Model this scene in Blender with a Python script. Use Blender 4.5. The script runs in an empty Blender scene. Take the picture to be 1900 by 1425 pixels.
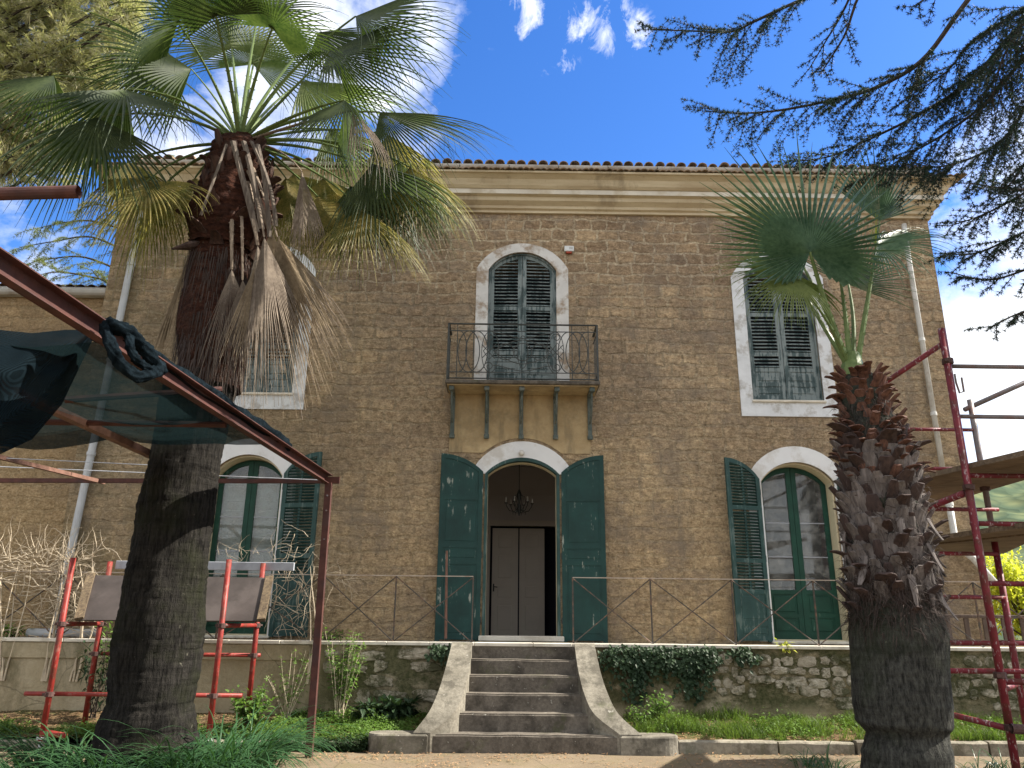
import bpy, bmesh, math, random
import numpy as np
from math import sin, cos, pi, radians, sqrt, atan2, exp
from mathutils import Vector, Matrix, noise
from mathutils.geometry import tessellate_polygon

S = bpy.context.scene
C = S.collection
# ------------------------------------------------------------------ camera
PITCH, ROLL, YAW, FPX, EYE = 17.2, 0.6, 0.4, 1427.0, 1.6
CM = (Matrix.Rotation(radians(-YAW), 4, 'Z') @ Matrix.Rotation(radians(90 + PITCH), 4, 'X') @ Matrix.Rotation(radians(ROLL), 4, 'Z'))
cam = bpy.data.objects.new('camera', bpy.data.cameras.new('camera')); C.objects.link(cam)
cam.matrix_world = Matrix.Translation((0, 0, EYE)) @ CM
cam.data.lens = FPX / 1900 * 36; cam.data.sensor_width = 36
cam.data.clip_start = 0.05; cam.data.clip_end = 3000
S.camera = cam

def ray(px, py):
    return (CM.to_3x3() @ Vector(((px - 950) / FPX, -(py - 712.5) / FPX, -1)))
def P(px, py, Y):
    d = ray(px, py); return Vector((0, 0, EYE)) + d * (Y / d.y)
def PZ(px, py, Z):
    d = ray(px, py); return Vector((0, 0, EYE)) + d * ((Z - EYE) / d.z)

# ------------------------------------------------------------------ light
SUN_EL, SUN_AZ = 43.0, 87.0      # azimuth clockwise from +Y
S.view_settings.view_transform = 'Standard'; S.view_settings.look = 'None'
S.view_settings.gamma = 1.0; S.view_settings.exposure = 1.42
w = bpy.data.worlds.new('World'); S.world = w; w.use_nodes = True
nt = w.node_tree; nt.nodes.clear(); L = nt.links.new
out = nt.nodes.new('ShaderNodeOutputWorld')
sky = nt.nodes.new('ShaderNodeTexSky'); sky.sky_type = 'NISHITA'; sky.sun_disc = False
sky.sun_elevation = radians(SUN_EL); sky.sun_rotation = radians(SUN_AZ)
sky.air_density = 1.0; sky.dust_density = 0.3; sky.ozone_density = 3.0
hs = nt.nodes.new('ShaderNodeHueSaturation'); hs.inputs['Saturation'].default_value = 1.30; hs.inputs['Hue'].default_value = .512
L(sky.outputs[0], hs.inputs['Color'])
bg = nt.nodes.new('ShaderNodeBackground'); bg.inputs[1].default_value = 0.102
L(hs.outputs[0], bg.inputs[0])
cb = nt.nodes.new('ShaderNodeBackground'); cb.inputs[0].default_value = (0.95, 0.97, 1.0, 1); cb.inputs[1].default_value = 0.58
tc = nt.nodes.new('ShaderNodeTexCoord')
def wmath(op, a, b=None, c=None, clamp=False):
    n = nt.nodes.new('ShaderNodeMath'); n.operation = op; n.use_clamp = clamp
    for i, v in enumerate((a, b, c)):
        if v is None: continue
        if isinstance(v, (int, float)): n.inputs[i].default_value = v
        else: L(v, n.inputs[i])
    return n.outputs[0]
def wnoise(scale, detail, rough, dist=0, stretch=None):
    n = nt.nodes.new('ShaderNodeTexNoise'); n.inputs['Scale'].default_value = scale
    n.inputs['Detail'].default_value = detail; n.inputs['Roughness'].default_value = rough; n.inputs['Distortion'].default_value = dist
    v = tc.outputs['Generated']
    if stretch:
        m = nt.nodes.new('ShaderNodeMapping'); m.inputs['Scale'].default_value = stretch; m.inputs['Rotation'].default_value = (0.3, 0.5, 0.2)
        L(v, m.inputs[0]); v = m.outputs[0]
    L(v, n.inputs['Vector']); return n.outputs[0]
cloud_sum = None
# (direction through the picture, radius in radians, weight)
for (dx, dy, r, wt) in [(600, 60, 0.17, .80), (690, 190, 0.10, .62), (790, 50, .085, .62), (480, 150, .16, .8), (1010, -20, .02, .1),
                        (330, 270, .10, .55), (60, 470, .14, .62), (250, 250, .06, .4), (1850, 640, .13, .9), (1900, 820, .17, 1.0), (1780, 760, .12, .8), (2100, 500, .25, .7), (1950, 250, .14, .3)]:
    d = ray(dx, dy).normalized()
    vm = nt.nodes.new('ShaderNodeVectorMath'); vm.operation = 'DOT_PRODUCT'
    L(tc.outputs['Generated'], vm.inputs[0]); vm.inputs[1].default_value = d
    a = wmath('ARCCOSINE', vm.outputs['Value'])
    m = wmath('MULTIPLY', wmath('SUBTRACT', 1.0, wmath('DIVIDE', a, r), clamp=True), wt * 1.5)
    cloud_sum = m if cloud_sum is None else wmath('MAXIMUM', cloud_sum, m)
# broad unseen cloud deck, added behind the viewer (direction -Y) as soft fill
vm = nt.nodes.new('ShaderNodeVectorMath'); vm.operation = 'DOT_PRODUCT'
L(tc.outputs['Generated'], vm.inputs[0]); vm.inputs[1].default_value = Vector((-0.1, -0.85, 0.52)).normalized()
back = wmath('MULTIPLY', wmath('SUBTRACT', vm.outputs['Value'], -0.12, clamp=True), 2.2)
cloud_sum = wmath('MAXIMUM', cloud_sum, back)
n1 = wnoise(5.0, 9, 0.62, 0.25, (1.0, 1.0, 1.5)); n2 = wnoise(16, 8, 0.6)
nn = wmath('ADD', wmath('MULTIPLY', n1, 0.75), wmath('MULTIPLY', n2, 0.25))
cm = wmath('SUBTRACT', wmath('ADD', cloud_sum, wmath('MULTIPLY', wmath('SUBTRACT', nn, 0.5), 4.4)), 0.22)
cm = wmath('MULTIPLY', cm, 1.15, clamp=True)
wz = None
for (dx, dy, r, wt) in [(985, 15, .050, 1.0), (1110, 40, .050, .9), (1175, 62, .035, .9), (1040, 115, .030, .6), (1060, 35, .04, .6)]:
    d = ray(dx, dy).normalized(); v_ = nt.nodes.new('ShaderNodeVectorMath'); v_.operation = 'DOT_PRODUCT'; L(tc.outputs['Generated'], v_.inputs[0]); v_.inputs[1].default_value = d
    m = wmath('MULTIPLY', wmath('SUBTRACT', 1.0, wmath('DIVIDE', wmath('ARCCOSINE', v_.outputs['Value']), r), clamp=True), wt); wz = m if wz is None else wmath('MAXIMUM', wz, m)
wn = wnoise(26, 8, .68, .6, (1.0, 1.0, .55))
wisp = wmath('MULTIPLY', wmath('SUBTRACT', wmath('ADD', wn, wmath('MULTIPLY', wz, .30)), .62, clamp=True), 5.0, clamp=True)
wisp = wmath('MULTIPLY', wisp, wmath('MULTIPLY', wz, 3.0, clamp=True))
gate = wmath('MULTIPLY', cloud_sum, 5.0, clamp=True)
cm = wmath('MULTIPLY', cm, gate)
cm = wmath('MAXIMUM', wmath('SMOOTH_MIN', cm, 0.97, 0.1), wmath('MULTIPLY', wisp, .8))
mx = nt.nodes.new('ShaderNodeMixShader'); L(cm, mx.inputs[0]); L(bg.outputs[0], mx.inputs[1]); L(cb.outputs[0], mx.inputs[2])
L(mx.outputs[0], out.inputs[0])

sd = bpy.data.lights.new('sun', 'SUN'); sd.energy = 5.0; sd.angle = radians(0.53); sd.color = (1.0, 0.93, 0.82)
sun = bpy.data.objects.new('sun', sd); C.objects.link(sun)
az, el = radians(SUN_AZ), radians(SUN_EL)
SUNV = Vector((sin(az) * cos(el), cos(az) * cos(el), sin(el)))
sun.rotation_euler = (SUNV).to_track_quat('Z', 'Y').to_euler(); sun.location = (20, 3, 25)

S.render.engine = 'CYCLES'
S.cycles.use_denoising = True
S.cycles.max_bounces = 7; S.cycles.transparent_max_bounces = 24; S.cycles.diffuse_bounces = 4
S.cycles.sample_clamp_indirect = 6

# ------------------------------------------------------------------ object helpers
WL = {}
def setp(o, label=None, cat=None, group=None, kind=None):
    if label: o['label'] = label
    if cat: o['category'] = cat
    if group: o['group'] = group
    if kind: o['kind'] = kind
def thing(name, loc, label, cat, group=None):
    o = bpy.data.objects.new(name, None); C.objects.link(o); o.location = loc; o.empty_display_size = .2
    WL[o.name] = Vector(loc); setp(o, label, cat, group); return o
class MB:
    def __init__(s): s.v = []; s.f = []; s.uv = None
    def add(s, vs, fs):
        b = len(s.v); s.v.extend(tuple(x) for x in vs); s.f.extend(tuple(i + b for i in f) for f in fs)
    def box(s, x0, y0, z0, x1, y1, z1, M=None):
        vs = [Vector((x, y, z)) for x in (x0, x1) for y in (y0, y1) for z in (z0, z1)]
        if M: vs = [M @ v for v in vs]
        s.add(vs, [(0, 1, 3, 2), (4, 6, 7, 5), (0, 4, 5, 1), (2, 3, 7, 6), (0, 2, 6, 4), (1, 5, 7, 3)])
    def bbox(s, x0, y0, z0, x1, y1, z1, b=.006, M=None):
        # box with all edges chamfered
        bm = bmesh.new(); bmesh.ops.create_cube(bm, size=1)
        for v in bm.verts:
            v.co = Vector(((x0 + x1) / 2 + v.co.x * (x1 - x0), (y0 + y1) / 2 + v.co.y * (y1 - y0), (z0 + z1) / 2 + v.co.z * (z1 - z0)))
        bmesh.ops.bevel(bm, geom=bm.edges[:], offset=b, segments=1, affect='EDGES')
        bm.verts.index_update()
        vs = [(M @ v.co if M else v.co.copy()) for v in bm.verts]; fs = [tuple(v.index for v in f.verts) for f in bm.faces]
        s.add(vs, fs); bm.free()
    def tube(s, pts, r, n=8, cap=True, flat=None):
        pts = [Vector(p) for p in pts]; m = len(pts)
        if isinstance(r, (int, float)): r = [r] * m
        rings = []; up = None
        for i in range(m):
            t = (pts[min(i + 1, m - 1)] - pts[max(i - 1, 0)])
            if t.length < 1e-9: t = Vector((0, 0, 1))
            t.normalize()
            if up is None:
                up = Vector((0, 0, 1)) if abs(t.z) < .9 else Vector((0, 1, 0))
            a = t.cross(up)
            if a.length < 1e-6: a = t.cross(Vector((1, .2, 0)))
            a.normalize(); b = a.cross(t).normalized(); up = b
            rings.append([pts[i] + (a * cos(2 * pi * k / n) + b * sin(2 * pi * k / n) * (flat or 1)) * r[i] for k in range(n)])
        vs = [p for ring in rings for p in ring]; fs = []
        for i in range(m - 1):
            for k in range(n):
                fs.append((i * n + k, i * n + (k + 1) % n, (i + 1) * n + (k + 1) % n, (i + 1) * n + k))
        if cap: fs.append(tuple(range(n - 1, -1, -1))); fs.append(tuple((m - 1) * n + k for k in range(n)))
        s.add(vs, fs)
    def bar(s, a, b, w, h=None, up=(0, 0, 1)):
        # rectangular bar from a to b
        a = Vector(a); b = Vector(b); h = h or w; t = (b - a).normalized(); u = Vector(up)
        if abs(t.dot(u)) > .95: u = Vector((0, 1, 0))
        x = t.cross(u).normalized(); y = x.cross(t).normalized()
        vs = [p + x * sx * w / 2 + y * sy * h / 2 for p in (a, b) for sx, sy in ((-1, -1), (1, -1), (1, 1), (-1, 1))]
        s.add(vs, [(0, 1, 2, 3)[::-1], (4, 5, 6, 7), (0, 1, 5, 4), (1, 2, 6, 5), (2, 3, 7, 6), (3, 0, 4, 7)])
    def prism(s, poly, y0, y1, M=None):
        # poly of (x,z), extruded along y
        n = len(poly)
        vs = [Vector((x, y0, z)) for x, z in poly] + [Vector((x, y1, z)) for x, z in poly]
        if M: vs = [M @ v for v in vs]
        tris = tessellate_polygon([[Vector((x, z, 0)) for x, z in poly]])
        fs = [tuple(t) for t in tris] + [tuple(i + n for i in t[::-1]) for t in tris]
        fs += [(i, (i + 1) % n, n + (i + 1) % n, n + i) for i in range(n)]
        s.add(vs, fs)
    def strip(s, A, B, y0, y1, M=None, closed=False):
        # band between two equal-length (x,z) polylines, extruded y0..y1
        n = len(A)
        vs = [Vector((x, y0, z)) for x, z in A] + [Vector((x, y0, z)) for x, z in B] + [Vector((x, y1, z)) for x, z in A] + [Vector((x, y1, z)) for x, z in B]
        if M: vs = [M @ v for v in vs]
        fs = []; rg = range(n) if closed else range(n - 1)
        for i in rg:
            j = (i + 1) % n
            fs += [(i, j, n + j, n + i), (2 * n + i, 3 * n + i, 3 * n + j, 2 * n + j), (i, 2 * n + i, 2 * n + j, j), (n + i, n + j, 3 * n + j, 3 * n + i)]
        if not closed:
            fs += [(0, n, 3 * n, 2 * n), (n - 1, 3 * n - 1, 4 * n - 1, 2 * n - 1)]
        s.add(vs, fs)
    def build(s, name, mat, parent=None, smooth=False, loc=None, fixn=True):
        if parent is not None: o0 = WL[parent.name]
        elif loc is not None: o0 = Vector(loc)
        else:
            a = np.array(s.v); o0 = Vector(((a[:, 0].min() + a[:, 0].max()) / 2, (a[:, 1].min() + a[:, 1].max()) / 2, a[:, 2].min()))
        me = bpy.data.meshes.new(name)
        a = np.array(s.v, dtype=float) - np.array(o0)
        me.from_pydata(a.tolist(), [], s.f)
        if fixn:
            bm = bmesh.new(); bm.from_mesh(me); bmesh.ops.recalc_face_normals(bm, faces=bm.faces); bm.to_mesh(me); bm.free()
        if smooth:
            for p in me.polygons: p.use_smooth = True
        me.materials.append(mat)
        o = bpy.data.objects.new(name, me); C.objects.link(o)
        if parent is not None: o.parent = parent
        else: o.location = o0
        WL[o.name] = Vector(o0); return o

# ------------------------------------------------------------------ material helpers
class NT:
    def __init__(s, name):
        s.m = bpy.data.materials.new(name); s.m.use_nodes = True; s.t = s.m.node_tree
        s.b = s.t.nodes['Principled BSDF']; s.o = s.t.nodes['Material Output']
        s.tc = s.t.nodes.new('ShaderNodeTexCoord').outputs['Object']
        s.b.inputs['Specular IOR Level'].default_value = .3
    def n(s, ty): return s.t.nodes.new('ShaderNode' + ty)
    def l(s, a, b): s.t.links.new(a, b)
    def put(s, sock, v):
        if isinstance(v, (int, float)): sock.default_value = v
        elif isinstance(v, tuple): sock.default_value = v if len(v) == 4 or sock.type == 'VECTOR' else (*v, 1)
        else: s.l(v, sock)
    def map(s, scale=(1, 1, 1), rot=(0, 0, 0), loc=(0, 0, 0), v=None):
        m = s.n('Mapping'); s.l(v or s.tc, m.inputs[0]); m.inputs['Scale'].default_value = scale; m.inputs['Rotation'].default_value = rot; m.inputs['Location'].default_value = loc
        return m.outputs[0]
    def noise(s, scale, detail=4, rough=.55, dist=0, v=None, col=False):
        n = s.n('TexNoise'); s.l(v or s.tc, n.inputs['Vector']); n.inputs['Scale'].default_value = scale
        n.inputs['Detail'].default_value = detail; n.inputs['Roughness'].default_value = rough; n.inputs['Distortion'].default_value = dist
        return n.outputs[1 if col else 0]
    def vor(s, scale, v=None, feat='F1', rnd=1.0, col=False):
        n = s.n('TexVoronoi'); s.l(v or s.tc, n.inputs['Vector']); n.inputs['Scale'].default_value = scale; n.feature = feat
        n.inputs['Randomness'].default_value = rnd; return n.outputs['Color' if col else 'Distance']
    def wave(s, scale, dist=2, detail=2, v=None, dr='X', ds=1):
        n = s.n('TexWave'); s.l(v or s.tc, n.inputs['Vector']); n.bands_direction = dr; n.inputs['Scale'].default_value = scale
        n.inputs['Distortion'].default_value = dist; n.inputs['Detail'].default_value = detail; n.inputs['Detail Scale'].default_value = ds; return n.outputs[1]
    def ramp(s, f, a, b, lo=0.0, hi=1.0):
        n = s.n('MapRange'); s.put(n.inputs[0], f); n.inputs[1].default_value = a; n.inputs[2].default_value = b
        n.inputs[3].default_value = lo; n.inputs[4].default_value = hi; return n.outputs[0]
    def mix(s, f, a, b, mode='MIX'):
        n = s.n('MixRGB'); n.blend_type = mode; s.put(n.inputs[0], f); s.put(n.inputs[1], a); s.put(n.inputs[2], b); return n.outputs[0]
    def math(s, op, a, b=0.0, clamp=False):
        n = s.n('Math'); n.operation = op; n.use_clamp = clamp; s.put(n.inputs[0], a); s.put(n.inputs[1], b); return n.outputs[0]
    def sep(s, v=None):
        n = s.n('SeparateXYZ'); s.l(v or s.tc, n.inputs[0]); return n.outputs
    def bump(s, h, strength=.5, dist=.02, prev=None):
        n = s.n('Bump'); n.inputs['Strength'].default_value = strength; n.inputs['Distance'].default_value = dist
        s.put(n.inputs['Height'], h)
        if prev is not None: s.l(prev, n.inputs['Normal'])
        return n.outputs[0]
    def fin(s, col, rough=.85, normal=None, metal=0, spec=None):
        s.put(s.b.inputs['Base Color'], col); s.put(s.b.inputs['Roughness'], rough); s.b.inputs['Metallic'].default_value = metal
        if spec is not None: s.b.inputs['Specular IOR Level'].default_value = spec
        if normal is not None: s.l(normal, s.b.inputs['Normal'])
        return s.m

def m_plain(name, c, rough=.8, var=.25, sc=6, bump=.15, metal=0, dirt=None, dirtamt=.5):
    t = NT(name); n = t.noise(sc, 6); n2 = t.noise(sc * 7, 4)
    col = t.mix(t.ramp(n, .3, .7), tuple(x * (1 - var) for x in c), tuple(x * (1 + var) for x in c))
    if dirt: col = t.mix(t.ramp(t.noise(sc * .6, 8, .65), .5, .62, 0, dirtamt), col, dirt)
    return t.fin(col, rough, t.bump(t.math('ADD', n, n2), bump, .01), metal)

def m_wall(name, ochre=0.0, green=0.0):
    t = NT(name); x, y, z = t.sep()
    cv = t.n('CombineXYZ'); t.l(t.math('ADD', x, t.math('MULTIPLY', y, 1.0)), cv.inputs[0]); t.l(z, cv.inputs[1])
    base = cv.outputs[0]
    nz = t.noise(1.7, 3, v=base, col=True); nz2 = t.noise(7, 3, v=base, col=True)
    def vadd(a, b, k):
        m = t.n('VectorMath'); m.operation = 'SUBTRACT'; t.l(b, m.inputs[0]); m.inputs[1].default_value = (.5, .5, .5)
        m2 = t.n('VectorMath'); m2.operation = 'SCALE'; t.l(m.outputs[0], m2.inputs[0]); m2.inputs['Scale'].default_value = k
        m3 = t.n('VectorMath'); m3.operation = 'ADD'; t.l(a, m3.inputs[0]); t.l(m2.outputs[0], m3.inputs[1]); return m3.outputs[0]
    dv = vadd(vadd(base, nz, .20), nz2, .11)
    br = t.n('TexBrick'); t.l(dv, br.inputs['Vector']); br.inputs['Scale'].default_value = 1
    br.inputs['Brick Width'].default_value = .43; br.inputs['Row Height'].default_value = .225; br.inputs['Mortar Size'].default_value = .028
    br.inputs['Mortar Smooth'].default_value = .55; br.inputs['Bias'].default_value = 0; br.offset = .45; br.squash = .75; br.squash_frequency = 3
    br.inputs['Color1'].default_value = (.27, .195, .135, 1); br.inputs['Color2'].default_value = (.48, .36, .24, 1); br.inputs['Mortar'].default_value = (.54, .46, .35, 1)
    mort = br.outputs['Fac']
    big = t.noise(.55, 5, .6, v=base); mid = t.noise(3.2, 7, .66, v=t.map((1, 2.2, 1), v=base)); fine = t.noise(26, 6, .7, v=t.map((1, 1.25, 1), v=base)); vf = t.noise(90, 3, .6, v=base)
    # render smeared over the blocks, thinner towards the top
    sm = t.math('ADD', t.ramp(mid, .40, .60), t.ramp(z, 3.5, 8.4, .42, -.05), clamp=True)
    sm = t.math('MULTIPLY', sm, t.ramp(z, 6.6, 8.2, .77, .52))
    rend = t.mix(t.ramp(big, .35, .65), (.40, .325, .23), (.53, .45, .335))
    rend = t.mix(t.ramp(z, 1.0, 6.5), t.mix(.7, rend, (.56, .42, .235)), rend)
    rend = t.mix(t.ramp(mid, .40, .66, 0, .7), rend, (.27, .205, .14))
    brc = t.mix(t.math('MULTIPLY', mort, t.ramp(z, 7.9, 7.1, 0, .75)), br.outputs['Color'], (.25, .195, .13))
    col = t.mix(sm, brc, rend)
    col = t.mix(t.ramp(fine, .32, .68, .0, 1), t.mix(1, col, (.62, .6, .57), 'MULTIPLY'), t.mix(1, col, (1.22, 1.22, 1.2), 'MULTIPLY'))
    gran = t.noise(9, 9, .76, v=t.map((1, 1.15, 1), loc=(3, 3, 0), v=base))
    col = t.mix(t.ramp(gran, .36, .64, 0, 1), t.mix(1, col, (.56, .53, .5), 'MULTIPLY'), t.mix(1, col, (1.3, 1.3, 1.28), 'MULTIPLY'))
    # horizontal weather lines
    ln = t.noise(5, 5, .6, v=t.map((.32, 3.6, 1), v=base))
    col = t.mix(t.ramp(ln, .54, .68, 0, .35), col, (.17, .13, .09))
    lg = t.noise(.42, 4, .55, v=t.map((1, 1.2, 1), loc=(6, 6, 0), v=base))
    col = t.mix(t.ramp(lg, .36, .64), t.mix(1, col, (.80, .79, .80), 'MULTIPLY'), t.mix(1, col, (1.16, 1.14, 1.08), 'MULTIPLY'))
    stn = t.noise(3.2, 5, .6, v=t.map((1, .13, 1), loc=(1, 5, 0), v=base))
    col = t.mix(t.math('MULTIPLY', t.ramp(stn, .54, .66, 0, .5), t.ramp(lg, .4, .6)), col, (.20, .165, .125))
    # dark grey grime patches
    gr = t.noise(.9, 8, .7, v=t.map((1, 1.3, 1), loc=(4, 2, 0), v=base))
    col = t.mix(t.ramp(gr, .48, .64, 0, .6), col, (.19, .155, .125))
    # pale lime specks and chips
    sp = t.noise(9.5, 7, .68, v=t.map((1, 1.5, 1), loc=(9, 1, 0), v=base))
    col = t.mix(t.ramp(sp, .665, .70, 0, .75), col, (.56, .52, .45))
    sp2 = t.noise(28, 4, .62, v=base)
    col = t.mix(t.ramp(sp2, .66, .70, 0, .75), col, (.58, .53, .46))
    pit = t.noise(24, 5, .72, v=t.map((1, 1.5, 1), loc=(2, 7, 0), v=base))
    col = t.mix(t.ramp(pit, .37, .33, 0, .85), col, (.07, .052, .035))
    # whitish salt bloom at the foot of the wall
    ft = t.math('MULTIPLY', t.ramp(z, .35, -.0), t.ramp(t.noise(2.5, 6, .6, v=base), .42, .6, 0, .8), clamp=True)
    col = t.mix(ft, col, (.47, .42, .35))
    if green:
        gm = t.math('MULTIPLY', t.ramp(x, -2.0, -7.5), t.ramp(t.noise(1.3, 6, .65, v=base), .42, .62, .25, .95))
        col = t.mix(t.math('MULTIPLY', gm, green), col, (.13, .115, .06))
    if ochre: col = t.mix(ochre, col, t.mix(t.ramp(fine, .3, .7), (.2, .13, .05), (.42, .29, .13)))
    hgt = t.math('ADD', t.math('MULTIPLY', t.math('MULTIPLY', mort, -1.0), t.ramp(sm, 0, 1, .9, .3)), t.math('ADD', t.math('MULTIPLY', mid, 1.4), t.math('MULTIPLY', fine, .8)))
    hgt = t.math('ADD', hgt, t.ramp(pit, .38, .30, 0, -1.2)); hgt = t.math('ADD', hgt, t.math('MULTIPLY', gran, 1.6)); hgt = t.math('ADD', hgt, t.math('MULTIPLY', vf, .25))
    return t.fin(col, .95, t.bump(hgt, 1.0, .020), spec=.1)

def m_paint(name, c, under, wear=.35, sc=9):
    t = NT(name); v = t.map((1, 1, .14)); n = t.noise(sc * 2.2, 6, .62, v=v); m = t.noise(sc * .35, 5, .6); g = t.noise(sc * 8, 3, v=v)
    col = t.mix(t.ramp(m, .3, .7), tuple(x * .75 for x in c), tuple(x * 1.3 for x in c))
    k = t.math('ADD', n, t.math('MULTIPLY', t.math('SUBTRACT', m, .5), .7))
    col = t.mix(t.ramp(k, .70 - wear * .35, .76 - wear * .3, 0, .85), col, under)
    return t.fin(col, .6, t.bump(t.math('ADD', n, g), .3, .006))

def m_leaf(name, c1, c2, trans=.35, rough=.5, sc=2.5, tcol=None):
    t = NT(name); n = t.noise(sc, 4); n2 = t.noise(sc * 9, 2)
    col = t.mix(t.ramp(t.math('ADD', t.math('MULTIPLY', n, .6), t.math('MULTIPLY', n2, .4)), .35, .65), c1, c2)
    t.fin(col, rough, spec=.18)
    tr = t.n('BsdfTranslucent'); t.put(tr.inputs[0], tcol if tcol else t.mix(1, col, (1.7, 1.9, .9), 'MULTIPLY'))
    ms = t.n('MixShader'); ms.inputs[0].default_value = trans; t.l(t.b.outputs[0], ms.inputs[1]); t.l(tr.outputs[0], ms.inputs[2]); t.l(ms.outputs[0], t.o.inputs[0])
    return t.m

M = {}
M['wall'] = m_wall('tufa_wall', green=.55)
M['wing'] = m_wall('tufa_wing', ochre=.35, green=.4)
M['white'] = m_plain('limewash', (.62, .64, .66), .85, .10, 6, .3, dirt=(.30, .27, .23), dirtamt=.7)
M['whitearch'] = m_plain('fresh_limewash', (.70, .71, .72), .85, .05, 3, .1, dirt=(.42, .38, .32), dirtamt=.55)
M['whiteworn'] = m_plain('worn_limewash', (.56, .55, .53), .85, .1, 5, .2, dirt=(.30, .235, .175), dirtamt=1.0)
M['cream'] = m_plain('cream_paint', (.55, .49, .34), .7, .08, 4, .05)
def m_cornice():
    t = NT('cornice_plaster'); x, y, z = t.sep(); n = t.noise(2.2, 7, .62, v=t.map((.25, 1, 1.6))); f = t.noise(14, 5, .65)
    c = t.mix(t.ramp(n, .35, .65), (.38, .30, .19), (.58, .50, .35)); c = t.mix(t.ramp(t.noise(1.3, 8, .7, v=t.map((1, 1, .35))), .53, .64, 0, .6), c, (.20, .16, .11))
    c = t.mix(t.ramp(f, .6, .7, 0, .35), c, (.24, .17, .1))
    return t.fin(c, .9, t.bump(t.math('ADD', n, f), .35, .01))
M['cornice'] = m_cornice()
M['cornwhite'] = m_plain('cornice_white_band', (.60, .56, .48), .9, .1, 3, .2, dirt=(.4, .33, .22), dirtamt=.6)
M['gutter'] = m_plain('zinc_gutter', (.38, .37, .35), .55, .15, 4, .05, dirt=(.22, .18, .14), dirtamt=.6)
M['pipe'] = m_plain('grey_pipe', (.42, .44, .46), .45, .06, 5, .02, dirt=(.28, .26, .22), dirtamt=.35)
M['pipewhite'] = m_plain('white_pipe', (.56, .56, .54), .45, .06, 5, .02, dirt=(.3, .26, .2), dirtamt=.5)
M['tile'] = m_plain('old_clay_tile', (.24, .17, .115), .95, .35, 9, .5, dirt=(.07, .06, .05), dirtamt=.8)
M['shut'] = m_paint('shutter_old_paint', (.050, .078, .080), (.20, .235, .235), .72)
M['shutg'] = m_paint('shutter_green_paint', (.020, .056, .052), (.09, .13, .12), .42)
M['entry'] = m_paint('entry_shutter_paint', (.008, .040, .036), (.30, .32, .28), .13)
M['frameg'] = m_paint('french_door_paint', (.008, .048, .032), (.07, .13, .10), .08)
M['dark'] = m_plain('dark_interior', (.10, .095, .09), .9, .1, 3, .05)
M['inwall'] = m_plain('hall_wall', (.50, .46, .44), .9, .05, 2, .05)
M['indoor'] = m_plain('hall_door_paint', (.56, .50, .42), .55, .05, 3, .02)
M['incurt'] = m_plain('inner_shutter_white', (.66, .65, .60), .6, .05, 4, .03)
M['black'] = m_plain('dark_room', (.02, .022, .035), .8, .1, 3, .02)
M['iron'] = m_plain('wrought_iron', (.055, .06, .058), .6, .3, 20, .2)
M['rail'] = m_plain('rail_iron', (.075, .065, .055), .6, .3, 14, .2, dirt=(.25, .13, .08), dirtamt=.6)
M['railtop'] = m_plain('rail_flat_bar', (.46, .39, .33), .6, .15, 8, .1, dirt=(.28, .15, .09), dirtamt=.5)
M['bracket'] = m_plain('bracket_green', (.085, .105, .095), .8, .3, 12, .3, dirt=(.2, .2, .17), dirtamt=.6)
def m_soffit():
    t = NT('ochre_render'); n = t.noise(2.6, 7, .6); f = t.noise(18, 5, .6)
    c = t.mix(t.ramp(n, .3, .65), (.35, .26, .145), (.48, .375, .22)); c = t.mix(t.ramp(t.noise(1.9, 8, .72), .44, .58, 0, .8), c, (.25, .195, .115)); c = t.mix(t.ramp(t.noise(4, 6, .6, v=t.map((1, 1, .2))), .55, .66, 0, .6), c, (.17, .14, .09))
    c = t.mix(t.ramp(f, .35, .65, 0, .35), c, (.35, .24, .12)); return t.fin(c, .92, t.bump(t.math('ADD', n, f), .5, .012))
M['ochre'] = m_soffit()
def m_conc(name, a, b, lich=.5):
    t = NT(name); n = t.noise(2.1, 7, .65); f = t.noise(22, 6, .7); c = t.mix(t.ramp(n, .3, .7), a, b)
    c = t.mix(t.ramp(f, .35, .65, 0, .6), c, tuple(v * .55 for v in a))
    c = t.mix(t.ramp(t.noise(3.3, 8, .7), .47, .6, 0, .75), c, tuple(v * .42 for v in a))
    sp = t.noise(13, 5, .6); c = t.mix(t.ramp(sp, .66, .71, 0, lich), c, (.5, .48, .42))
    mo = t.noise(1.9, 7, .7, v=t.map(loc=(3, 3, 3))); c = t.mix(t.ramp(mo, .56, .68, 0, .6), c, (.075, .085, .035))
    return t.fin(c, .93, t.bump(t.math('ADD', n, f), .6, .012), spec=.2)
M['step'] = m_conc('step_concrete', (.11, .095, .078), (.20, .175, .145), .5)
M['cheek'] = m_conc('cheek_concrete', (.16, .145, .115), (.30, .275, .225), .45)
M['kerb'] = m_conc('kerb_stone', (.24, .21, .16), (.40, .37, .30), .3)
M['coping'] = m_plain('coping_slab', (.60, .56, .48), .8, .12, 4, .2, dirt=(.3, .26, .2), dirtamt=.5)
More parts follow.
